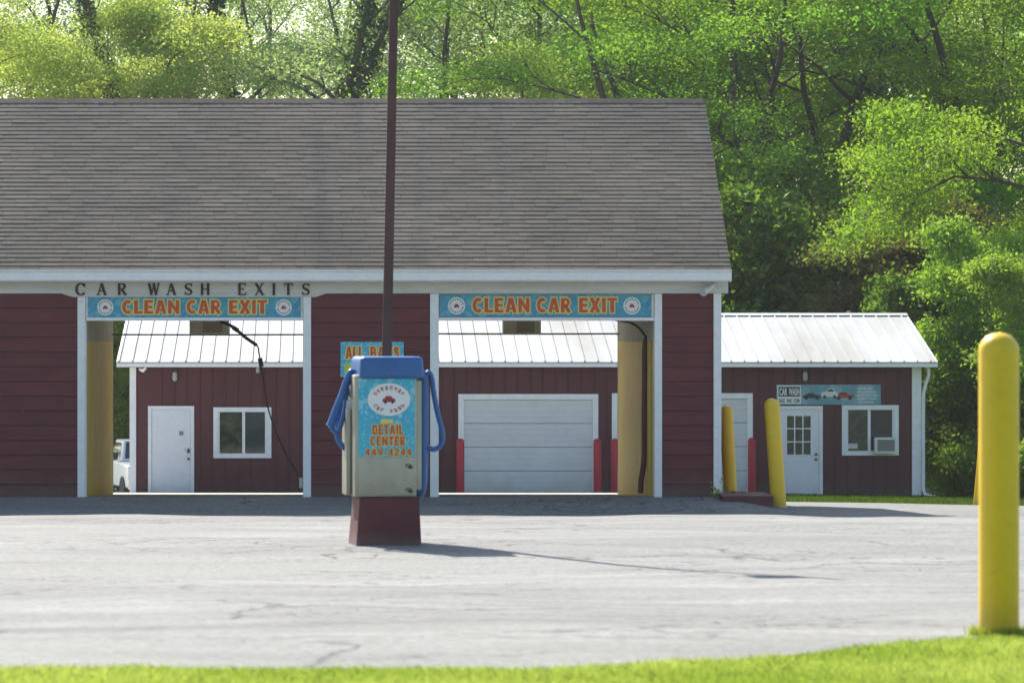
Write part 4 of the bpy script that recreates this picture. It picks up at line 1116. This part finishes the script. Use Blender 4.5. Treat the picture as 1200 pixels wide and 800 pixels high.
def side_car(cx, cz, w, h, mt, flip=1, k=0):
    y = SY-.003-k*.002
    P = [(-1,-.45),(1,-.45),(1,0),(.93,.18),(.45,.28),(.15,.75),(-.4,.75),(-.65,.3),(-.97,.15)]
    mb = MB(); mb.prism([(cx+flip*p[0]*w, cz+p[1]*h) for p in P], y, y+.0018, 'y'); mb.build('painted_car', M[mt], t)
    mb = MB()
    for sx_ in (-.58,.6): ellipse(mb, cx+flip*sx_*w, cz-.45*h, w*.2, w*.2, y-.0015, y-.0002, 14)
    mb.prism([(cx+flip*p[0]*w, cz+p[1]*h) for p in ((-.5,.3),(.33,.3),(.1,.62),(-.36,.62))], y-.0015, y-.0002, 'y')
    mb.build('painted_wheels', M['pic_dark'], t)
side_car(X(951,RD), Z(464.5,RD), .22, .10, 'car_green', 1, 0)
side_car(X(989,RD), Z(464,RD), .235, .115, 'car_red', 1, 0)
side_car(X(972,RD), Z(461.5,RD), .20, .17, 'car_white', -1, 2)
mb = MB()
for i, (w_, a, b_) in enumerate((('TUNE UPS',1005,1022),('OIL CHANGE',1004,1026),('BRAKES AND TYRES',1004,1028),('INSPECTION',1005,1027),('DETAILING',1006,1024))):
    z_ = 455.5+i*4; add_text(mb, w_, X(a,RD), X(b_,RD), Z(z_+1.2,RD), Z(z_-1.2,RD), SY-.0006, .002, .02, .02)
mb.build('service_list', M['sign_white'], t)

# ------------------------------------------------------------------ truck
TD = 101.0; tx = X(168, TD)
tr = thing('pickup_truck', (tx, TD, G(tx, TD)+.0), 'white pickup truck parked beyond the left end of the rear building', 'truck', rot=R(14))
mb = MB()
mb.prism([(-2.7,.45),(-2.7,.95),(-2.62,1.08),(-1.25,1.15),(-.9,1.16),(2.6,1.16),(2.6,.45)], -.95, .95, 'x')
tb = mb.build('body', M['truck'], tr, False); md = tb.modifiers.new('b','BEVEL'); md.width=.05; md.segments=3
mb = MB(); v = [(-.88,-1.25,1.16),(.88,-1.25,1.16),(.88,.55,1.16),(-.88,.55,1.16),(-.70,-.62,1.74),(.70,-.62,1.74),(.70,.42,1.74),(-.70,.42,1.74)]
mb.add(v, [(0,3,2,1),(4,5,6,7),(0,1,5,4),(1,2,6,5),(2,3,7,6),(3,0,4,7)]); tc_ = mb.build('cab', M['truck'], tr, False); md = tc_.modifiers.new('b','BEVEL'); md.width=.04; md.segments=2
mb = MB(); n_ = Vector((0,-.58,.63)).normalized()*.012
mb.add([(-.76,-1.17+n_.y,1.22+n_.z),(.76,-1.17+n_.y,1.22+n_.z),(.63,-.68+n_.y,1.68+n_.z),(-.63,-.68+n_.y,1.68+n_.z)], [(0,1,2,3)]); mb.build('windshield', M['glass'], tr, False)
for s2 in (-1,1):
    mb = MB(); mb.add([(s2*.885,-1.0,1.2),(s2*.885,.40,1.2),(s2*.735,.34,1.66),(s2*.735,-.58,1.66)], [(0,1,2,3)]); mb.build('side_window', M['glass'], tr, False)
mb = MB(); mb.box(-.55,.55,-2.73,-2.701,.72,.98); mb.build('grille', M['pic_dark'], tr, False)
for s2 in (-1,1): MB().bbox(s2*.75-.15, s2*.75+.15, -2.74, -2.70, .76, .98, .01).build('headlight', M['lens'], tr, False)
MB().bbox(-.97,.97,-2.86,-2.72,.42,.64,.03).build('bumper', M['chrome'], tr, False)
for s2 in (-1,1):
    for yy in (-1.85, 1.7):
        MB().lathe([(.38,-.12),(.40,-.08),(.40,.08),(.38,.12)], cx=s2*.86, cy=yy, cz=.38, axis='x', n=20).build('wheel', M['tyre'], tr, False, True)
for s2 in (-1,1): MB().bbox(s2*1.02-.09, s2*1.02+.09, -1.05,-.98,1.2,1.4,.02).build('mirror', M['pic_dark'], tr, False)

# ------------------------------------------------------------------ foliage
def leaf_mesh(name, C, size, mat, seed=0, up=.5, tints=None, aspect=.6, nrm=None, jit=.35):
    rng = np.random.default_rng(seed); n = len(C)
    nn = rng.normal(size=(n,3)); nn /= np.linalg.norm(nn,axis=1)[:,None]; nn[:,2] += up
    if nrm is not None: nn += nrm
    nn /= np.linalg.norm(nn,axis=1)[:,None]
    a = rng.normal(size=(n,3)); a -= (a*nn).sum(1)[:,None]*nn; a /= np.linalg.norm(a,axis=1)[:,None]
    b_ = np.cross(nn, a)
    s = size*(1+jit*rng.normal(size=n)).clip(.45,1.9)
    s = s[:,None]
    V = np.empty((n,4,3)); V[:,0] = C - a*s*.5; V[:,1] = C + b_*s*aspect*.5 + nn*s*.06 - a*s*.05; V[:,2] = C + a*s*.5 - nn*s*.10; V[:,3] = C - b_*s*aspect*.5 + nn*s*.06 - a*s*.05
    me = bpy.data.meshes.new(name)
    me.vertices.add(4*n); me.vertices.foreach_set('co', V.reshape(-1).astype(np.float32))
    me.loops.add(4*n); me.loops.foreach_set('vertex_index', np.arange(4*n, dtype=np.int32))
    me.polygons.add(n); me.polygons.foreach_set('loop_start', np.arange(0,4*n,4,dtype=np.int32)); me.polygons.foreach_set('loop_total', np.full(n,4,dtype=np.int32))
    me.update(calc_edges=True)
    at = me.attributes.new('tint','FLOAT','FACE')
    if tints is None: tints = rng.uniform(0,1,n)
    at.data.foreach_set('value', np.clip(tints,0,1).astype(np.float32))
    me.materials.append(mat); me.update()
    return me

def grow(seed, H, r0, spread, crown0=.3, nprim=16, n2=7, n3=5, rise=.5, droop=.25, fork=2, twigseg=3):
    """returns limb polylines [(pts, radii)] and twig sample points"""
    rnd = random.Random(seed); limbs = []; tw = []
    def rv(s): return Vector((rnd.gauss(0,s), rnd.gauss(0,s), rnd.gauss(0,s)))
    # leaders
    leaders = []
    n = 10
    fk = rnd.uniform(.28,.4) if fork > 1 else 1.0
    p = Vector((0,0,-.3)); pts = [p]; rr = [r0*1.5]
    d = Vector((rnd.uniform(-.06,.06), rnd.uniform(-.06,.06), 1))
    k = int(n*fk) if fork > 1 else n
    for i in range(max(k,2)):
        d = (d + rv(.05)); d.z = abs(d.z); d.normalize(); p = p + d*(H/n); pts.append(p); rr.append(r0*(1-.75*(i+1)/n))
    limbs.append((pts, rr)); leaders.append((pts, rr))
    if fork > 1:
        for f_ in range(fork):
            az = 2*math.pi*(f_/fork) + rnd.uniform(-.5,.5)
            dd = Vector((math.cos(az)*.42, math.sin(az)*.42, 1)).normalized(); q = p; P = [q]; RR = [rr[-1]*.85]
            m = n-k
            for i in range(m):
                dd = dd + rv(.09) + Vector((0,0,.10)); dd.normalize(); q = q + dd*(H/n); P.append(q); RR.append(RR[0]*(1-.88*(i+1)/m))
            limbs.append((P, RR)); leaders.append((P, RR))
    def branch(p, d, L, r, lvl):
        m = 5 if lvl < 3 else 3
        pts = [p]; rad = [r]; q = p
        for i in range(m):
            t = (i+1)/m
            d = d + rv(.16) + Vector((0,0, .12 if t < .5 else -droop*t)); d.normalize()
            q = q + d*(L/m); pts.append(q); rad.append(max(r*(1-.85*t), .008))
        limbs.append((pts, rad))
        if lvl == 3:
            for i in range(1, len(pts)): tw.append((pts[i], d.copy(), lvl))
            return
        cnt = n2 if lvl == 1 else n3
        for j in range(cnt):
            t = .25 + .75*(j+.5)/cnt + rnd.uniform(-.05,.05); t = min(t, .99)*m; i = int(t); f = t-i
            pos = pts[i].lerp(pts[min(i+1,m)], f); dirv = (pts[min(i+1,m)]-pts[i]).normalized()
            side = dirv.cross(Vector((0,0,1))); 
            if side.length < .1: side = Vector((1,0,0))
            side.normalize(); s = 1 if (j % 2) else -1
            nd = dirv*rnd.uniform(.4,.9) + side*s*rnd.uniform(.6,1.1) + Vector((0,0,rnd.uniform(-.15,.45)))
            nd.normalize()
            branch(pos, nd, L*(.52 if lvl == 1 else .5)*rnd.uniform(.7,1.25)*(1.15-.45*t/m), rad[i]*.55, lvl+1)
        tw.append((pts[-1], d.copy(), lvl))
    for i in range(nprim):
        t = crown0 + (1-crown0)*((i+.5)/nprim) + rnd.uniform(-.02,.02)
        z = t*H
        cand = [(P,RR) for (P,RR) in leaders if P[0].z-.4 <= z <= P[-1].z+.01] or [leaders[-1]]
        P, RR = cand[i % len(cand)]
        j = 0
        while j < len(P)-2 and P[j+1].z < z: j += 1
        f = (z-P[j].z)/max(P[j+1].z-P[j].z, 1e-3); f = min(max(f,0),1)
        pos = P[j].lerp(P[j+1], f)
        u = (t-crown0)/(1-crown0)
        prof = (0.55+.9*u) if u < .4 else (.91*(1-((u-.4)/.6)**2*.72))
        Lb = spread*prof*rnd.uniform(.75,1.2)
        az = i*2.39996 + rnd.uniform(-.4,.4)
        el = rise*(.35+.9*u)
        d = Vector((math.cos(az), math.sin(az), el + rnd.uniform(-.1,.2))).normalized()
        branch(pos, d, Lb, max(RR[j]*.55, .03), 1)
    for P, RR in leaders[1:] or leaders: tw.append((P[-1], Vector((0,0,1)), 2))
    return limbs, tw

def tree_proto(name, label, seed, H, r0, spread, leaf, leafsize, per, matleaf, matbark, sig=(.35,.35,.18), cat='tree', group=None, bark_n=6, ivy=0, minr=0.0, up=.6, aspect=.6, **kw):
    limbs, tw = grow(seed, H, r0, spread, **kw)
    t = thing(name, (0,0,0), label, cat, group)
    mb = MB()
    for P, RR in limbs:
        if RR[0] < minr: continue
        mb.tube(P, RR, bark_n if RR[0] > .08 else 4, cap=False)
    mb.build('trunk', M[matbark], t, False, True)
    rng = np.random.default_rng(seed+1)
    pts = np.array([p[0][:] for p in tw]); n = len(pts)
    cl = np.repeat(pts, per, axis=0); tint_c = np.repeat(rng.normal(.5,.22,n), per)
    off = rng.normal(size=(len(cl),3))*np.array(sig)
    C = cl + off
    C[:,2] -= .25*np.hypot(off[:,0], off[:,1])
    me = leaf_mesh('crown', C, leafsize, M[matleaf], seed+2, up, tint_c + rng.normal(0,.18,len(cl)), aspect)
    o = bpy.data.objects.new('crown', me); COL.objects.link(o); o.parent = t
    if ivy:
        Cs = []
        for P, RR in limbs[:3+ivy]:
            for i in range(len(P)-1):
                for _ in range(420):
                    f = rng.uniform(); q = P[i].lerp(P[i+1], f); r = RR[i]*1.1+.12
                    a = rng.uniform(0, 2*math.pi); rr = r*rng.uniform(.7,1.5)
                    Cs.append((q.x+rr*math.cos(a), q.y+rr*math.sin(a), q.z))
        me = leaf_mesh('ivy', np.array(Cs), .16, M['leaf_ivy'], seed+5, .1)
        o = bpy.data.objects.new('ivy', me); COL.objects.link(o); o.parent = t
    return t

def put(t, px, D, dz=0, rot=0, s=1.0, label=None, copy=True, sz=None, group=None):
    x = X(px, D)
    o = dup(t, (x, D, G(x, D)+dz), label, rot, (s, s, sz or s)) if copy else t
    if not copy:
        o.location = (x, D, G(x, D)+dz); o.rotation_euler = (0,0,rot); o.scale = (s, s, sz or s)
        if label: o['label'] = label
    if group: o['group'] = group
    return o
GB = 'tall trees behind the car wash roof'
GM = 'large maples right of the roof'
maple = tree_proto('maple_tree', 'x', 11, 21, .38, 7.2, None, .105, 44, 'leaf_maple', 'bark', sig=(.42,.42,.2), group=GM, crown0=.10, nprim=26, n2=7, n3=4, rise=.45, droop=.22, fork=3)
maple2 = tree_proto('maple_tree', 'x', 23, 23, .42, 7.6, None, .105, 42, 'leaf_maple', 'bark', sig=(.42,.42,.2), group=GM, crown0=.16, nprim=24, n2=7, n3=4, rise=.55, droop=.2, fork=3)
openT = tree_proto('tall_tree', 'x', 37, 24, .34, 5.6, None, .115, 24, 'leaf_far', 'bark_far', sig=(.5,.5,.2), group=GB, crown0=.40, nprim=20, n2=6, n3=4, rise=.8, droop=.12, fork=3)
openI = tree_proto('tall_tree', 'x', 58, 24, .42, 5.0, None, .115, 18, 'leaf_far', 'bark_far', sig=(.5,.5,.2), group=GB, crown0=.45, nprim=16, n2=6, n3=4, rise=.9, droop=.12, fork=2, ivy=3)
locust = tree_proto('locust_tree', 'x', 71, 16.5, .22, 4.6, None, .10, 50, 'leaf_locust', 'bark_far', sig=(.55,.55,.16), group=GB, crown0=.35, nprim=20, n2=7, n3=4, rise=.55, droop=.2, fork=2, minr=.02)
elm = tree_proto('elm_tree', 'x', 90, 15, .22, 4.6, None, .088, 82, 'leaf_elm', 'bark', sig=(.30,.30,.14), group=None, crown0=.12, nprim=26, n2=7, n3=4, rise=.35, droop=.35, fork=2, aspect=.5)
shrub = tree_proto('shrub', 'x', 101, 5.5, .06, 2.3, None, .09, 46, 'leaf_shrub', 'bark', sig=(.22,.22,.12), group=None, cat='shrub', crown0=.05, nprim=20, n2=6, n3=4, rise=.6, droop=.2, fork=3, aspect=.5)
bronze = tree_proto('bronze_shrub', 'x', 113, 7.0, .10, 3.4, None, .11, 40, 'leaf_brown', 'bark', sig=(.28,.28,.10), group=None, cat='shrub', crown0=.10, nprim=22, n2=7, n3=4, rise=.4, droop=.25, fork=3)
darkb = tree_proto('undergrowth_bush', 'x', 127, 6.0, .08, 3.0, None, .14, 34, 'leaf_dark', 'bark', sig=(.3,.3,.2), group=None, cat='bush', crown0=.04, nprim=20, n2=6, n3=4, rise=.5, droop=.2, fork=3)
# right masses
put(maple, 815, 113, 0, 1.9, 1.06, 'broad green maple rising just beyond the right end of the ridge', copy=False, sz=.86)
put(maple2, 930, 116, 0, 2.0, 1.06, 'dark multi stemmed maple above the metal roof', copy=False, sz=.86)
put(maple, 1045, 119, 0, 3.6, 1.1, 'shaded maple behind the bright elm branches', sz=.86)
put(maple2, 1170, 117, 0, 4.4, 1.05, 'shaded maple at the right edge of the photo behind the elm', sz=.86)
put(maple, 720, 124, 0, 5.2, 1.0, 'maple standing farther back behind the ridge end maple', sz=.85)
put(maple2, 870, 126, 0, .7, 1.05, 'farther maple filling the gap between the two near maples', sz=.85)
put(maple, 985, 130, 0, 2.9, 1.1, 'farthest dark maple above the bronze shrub', sz=.85)
put(maple2, 1100, 130, 0, 5.5, 1.1, 'farthest dark maple behind the tip of the elm branches', sz=.85)
put(elm, 1285, 96, 0, 1.0, 1.25, 'bright sunlit elm with drooping branches at right edge', copy=False)
put(elm, 1300, 104, 0, 2.5, 1.6, 'tall bright tree filling the top right corner behind the elm')
put(shrub, 1182, 90, 0, 0, 1.15, 'bright yellow green shrub behind the foreground bollard', copy=False)
put(shrub, 1140, 94, -.3, 2.0, .85, 'leafy shrub beside the downspout corner of rear building')
put(shrub, 1240, 86, 0, 3.5, 1.05, 'bright shrub at the right edge below the elm')
put(bronze, 1035, 103, 0, 0, 1.15, 'bronze green spreading shrub above the end of metal roof', copy=False)
put(darkb, 1112, 97, -.3, 0, 1.0, 'dark bush low behind the end of the rear building', copy=False)
put(darkb, 1170, 94, -.3, 1.2, 1.0, 'dark bush under the bright elm')
put(darkb, 1215, 97, -.3, 2.2, 1.1, 'dark bush at the right edge under the elm')
put(darkb, 885, 105, 0, 3.2, 1.45, 'dark bush directly above the metal roof near the red corner')
put(darkb, 965, 107, 0, 4.2, 1.4, 'dark bush above the middle of the metal roof')
put(maple, 770, 142, 0, 1.3, 1.2, 'far maple between the ridge end maple and the pale trees', sz=.88)
put(maple2, 1050, 144, 0, 3.3, 1.2, 'farthest maple closing the sky gap left of the elm', sz=.88)
put(maple, 1180, 142, 0, 5.3, 1.2, 'farthest maple closing the sky gap at the right edge', sz=.88)
put(maple2, 915, 146, 0, 4.9, 1.2, 'farthest maple closing the gap over the metal roof', sz=.88)
# left row
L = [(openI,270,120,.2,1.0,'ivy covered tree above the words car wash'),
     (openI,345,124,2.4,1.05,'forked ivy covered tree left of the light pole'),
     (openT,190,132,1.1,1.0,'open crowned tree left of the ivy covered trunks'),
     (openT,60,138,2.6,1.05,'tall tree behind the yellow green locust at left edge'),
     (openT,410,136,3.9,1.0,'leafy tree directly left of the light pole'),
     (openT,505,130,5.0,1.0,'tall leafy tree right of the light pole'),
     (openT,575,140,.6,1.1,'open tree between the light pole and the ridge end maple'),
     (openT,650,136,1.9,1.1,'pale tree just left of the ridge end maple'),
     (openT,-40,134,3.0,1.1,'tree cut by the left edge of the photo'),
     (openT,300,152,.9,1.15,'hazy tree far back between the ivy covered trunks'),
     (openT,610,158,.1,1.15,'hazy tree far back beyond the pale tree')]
used = set()
for (t_, px_, D_, r_, s2, lab) in L:
    c_ = id(t_) in used; put(t_, px_, D_, 0, r_, s2, lab, copy=c_, sz=s2*.88); used.add(id(t_))
put(locust, 40, 118, 0, .4, 1.0, 'yellow green locust at the left edge above the roof', copy=False)
put(locust, 105, 122, -.6, 2.2, 1.0, 'yellow green locust second from the left edge')
put(locust, 400, 126, -3.4, 3.3, 1.0, 'low green crown just left of the light pole')
put(locust, 640, 120, -1.8, 4.1, .98, 'pale rounded crown low behind the ridge left of maple')
put(locust, 190, 128, -4.2, 5.9, 1.0, 'low crown above the ridge left of the ivy trunks')
# seen through left bay
put(shrub, 141, 108, -.2, .8, 1.0, 'sunlit bush behind the white truck in left bay')
put(darkb, 128, 112, 0, 2.1, 1.7, 'dark green tree seen through the gap in left bay')
put(darkb, 160, 116, 0, 3.1, 1.8, 'dark green tree over the truck roof in left bay')
put(darkb, 100, 118, 0, 5.1, 1.8, 'dark green tree hidden mostly by yellow bay wall')

# weeds at the corner
rng = np.random.default_rng(4)
def weed(cx, D, n, h, label):
    C = np.stack([rng.normal(X(cx,D), .07, n), rng.normal(D, .06, n), G(X(cx,D),D)+np.abs(rng.normal(0,h,n))], 1)
    me = leaf_mesh('weed', C, .06, M['leaf_shrub'], 8, .4); o = bpy.data.objects.new('weed', me); COL.objects.link(o)
    setp(o, label, 'weed')
weed(841, 60.85, 60, .12, 'small weed at the foot of the right corner board')

# ------------------------------------------------------------------ grass
def grass(name, n, fx, hfn, mat, wid, lean=.35, seed=1, label=None):
    rng = np.random.default_rng(seed)
    P = fx(rng, n); n = len(P); h = hfn(rng, n)
    az = rng.uniform(0, 2*np.pi, n); d = np.stack([np.cos(az), np.sin(az)], 1)*wid/2*rng.uniform(.6,1.4,n)[:,None]
    la = rng.uniform(0, 2*np.pi, n); l = np.stack([np.cos(la), np.sin(la)], 1)*(h*lean*np.abs(rng.normal(0,1,n)))[:,None]
    V = np.empty((n,5,3))
    V[:,0,:2] = P[:,:2]-d; V[:,1,:2] = P[:,:2]+d; V[:,2,:2] = P[:,:2]+d*.7+l*.4; V[:,3,:2] = P[:,:2]+l; V[:,4,:2] = P[:,:2]-d*.7+l*.4
    V[:,0,2] = P[:,2]-.01; V[:,1,2] = P[:,2]-.01; V[:,2,2] = P[:,2]+h*.55; V[:,4,2] = P[:,2]+h*.55; V[:,3,2] = P[:,2]+h
    me = bpy.data.meshes.new(name)
    me.vertices.add(5*n); me.vertices.foreach_set('co', V.reshape(-1).astype(np.float32))
    me.loops.add(5*n); me.loops.foreach_set('vertex_index', np.arange(5*n, dtype=np.int32))
    me.polygons.add(n); me.polygons.foreach_set('loop_start', np.arange(0,5*n,5,dtype=np.int32)); me.polygons.foreach_set('loop_total', np.full(n,5,dtype=np.int32))
    me.update(calc_edges=True)
    at = me.attributes.new('tint','FLOAT','FACE')
    patch = .5+.35*np.sin(P[:,0]*2.1+P[:,1]*1.3)*np.sin(P[:,1]*2.7-P[:,0])
    at.data.foreach_set('value', np.clip(patch + rng.normal(0,.28,n),0,1).astype(np.float32))
    me.materials.append(mat); me.update()
    o = bpy.data.objects.new(name, me); COL.objects.link(o); setp(o, label, 'grass', None, 'stuff'); return o
def fx_front(rng, n):
    x = rng.uniform(-3.2, 6.2, n); y0 = 14.2
    ed = np.array([edge(a) for a in x]); 
    y = y0 + (ed + rng.normal(.02,.035,n) - y0)*rng.uniform(0,1,n)
    z = np.array([G(a,b_) for a, b_ in zip(x, y)])-.02
    return np.stack([x,y,z],1)
grass('lawn_grass', 190000, fx_front, lambda r, n: r.uniform(.022,.055,n), M['grass'], .0065, .6, 3, 'bright mown grass along the near edge of the lot')
def fx_bol(rng, n):
    cx = X(1170.5,18.2); a = rng.uniform(0,2*np.pi,n); r = .10+np.abs(rng.normal(0,.03,n)); x = cx+r*np.cos(a); y = 18.2+r*np.sin(a)
    return np.stack([x,y,np.array([G(p,q) for p,q in zip(x,y)])-.02],1)
grass('grass_tuft', 900, fx_bol, lambda r, n: r.uniform(.04,.09,n), M['grass'], .006, .3, 5, 'longer grass around the foot of the foreground bollard')
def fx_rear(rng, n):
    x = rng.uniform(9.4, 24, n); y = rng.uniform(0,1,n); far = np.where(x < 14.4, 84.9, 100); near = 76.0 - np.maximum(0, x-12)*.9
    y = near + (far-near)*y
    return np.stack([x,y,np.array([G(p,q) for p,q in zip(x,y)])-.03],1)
grass('verge_grass', 60000, fx_rear, lambda r, n: r.uniform(.05,.14,n), M['grass_shade_tint'], .02, .5, 6, 'grass strip between the lot and the maroon office wall')

# ------------------------------------------------------------------ woods reflected in the windows, haze
rng = np.random.default_rng(21); n = 60000
cx_ = rng.uniform(-60, 60, 260); cz_ = rng.uniform(.5, 11, 260); cy_ = rng.uniform(-62, -42, 260); ii = rng.integers(0, 260, n)
C = np.stack([cx_[ii]+rng.normal(0,2.4,n), cy_[ii]+rng.normal(0,2,n), cz_[ii]+rng.normal(0,1.8,n)], 1); C = C[C[:,2] > .6]
o = bpy.data.objects.new('far_woods', leaf_mesh('far_woods', C, .8, M['leaf_maple'], 22, .3)); COL.objects.link(o)
setp(o, 'green woods across the road mirrored in the office windows', 'woods', None, 'stuff')
if HAZE:
    hz = MB().box(-140, 140, -80, 240, -6, 32).build('haze', None)
    m = bpy.data.materials.new('haze_air'); m.use_nodes = True; nt = m.node_tree
    for q in list(nt.nodes): nt.nodes.remove(q)
    o_ = N(nt, 'ShaderNodeOutputMaterial'); pv = N(nt, 'ShaderNodeVolumePrincipled')
    pv.inputs['Color'].default_value = (.92,.95,1,1); pv.inputs['Density'].default_value = HAZE; pv.inputs['Anisotropy'].default_value = .35
    nt.links.new(pv.outputs[0], o_.inputs['Volume']); hz.data.materials.clear(); hz.data.materials.append(m); hz['kind'] = 'stuff'

# ------------------------------------------------------------------ world, sun, camera
EL, AZ = R(42), R(24.5)
w = bpy.data.worlds.new('World'); sc.world = w; w.use_nodes = True
nt = w.node_tree; bg = nt.nodes['Background']
sky = nt.nodes.new('ShaderNodeTexSky'); sky.sky_type = 'NISHITA'; sky.sun_disc = False
sky.sun_elevation = EL; sky.sun_rotation = -AZ; sky.air_density = 1.2; sky.dust_density = 1.4; sky.ozone_density = 1.0
nt.links.new(sky.outputs[0], bg.inputs[0]); bg.inputs[1].default_value = .10
sd = bpy.data.lights.new('sun', 'SUN'); sd.energy = 4.6; sd.angle = R(.53); sd.color = (1, .965, .91)
so = bpy.data.objects.new('sun', sd); COL.objects.link(so)
sdir = Vector((-math.sin(AZ)*math.cos(EL), math.cos(AZ)*math.cos(EL), math.sin(EL)))
so.rotation_euler = sdir.to_track_quat('Z', 'Y').to_euler(); so.location = (-20, 60, 40)

cd = bpy.data.cameras.new('camera'); cam = bpy.data.objects.new('camera', cd); COL.objects.link(cam)
cam.location = (0, 0, CZ); cam.rotation_euler = (R(90), 0, 0)
cd.sensor_width = 36; cd.lens = 36*F/1200; cd.shift_x = (600-VX)/1200; cd.shift_y = 0
cd.clip_start = .5; cd.clip_end = 6000
cd.dof.use_dof = True; cd.dof.focus_distance = 61; cd.dof.aperture_fstop = 5.0
sc.camera = cam
sc.view_settings.view_transform = 'Standard'; sc.view_settings.look = 'None'; sc.view_settings.gamma = 1
sc.view_settings.exposure = 1.0
sc.view_settings.use_curve_mapping = False
sc.cycles.use_denoising = True
try: sc.cycles.denoiser = 'OPENIMAGEDENOISE'
except Exception: pass
sc.cycles.max_bounces = 8; sc.cycles.transmission_bounces = 6; sc.cycles.diffuse_bounces = 4
sc.cycles.sample_clamp_indirect = 8
sc.render.film_transparent = False
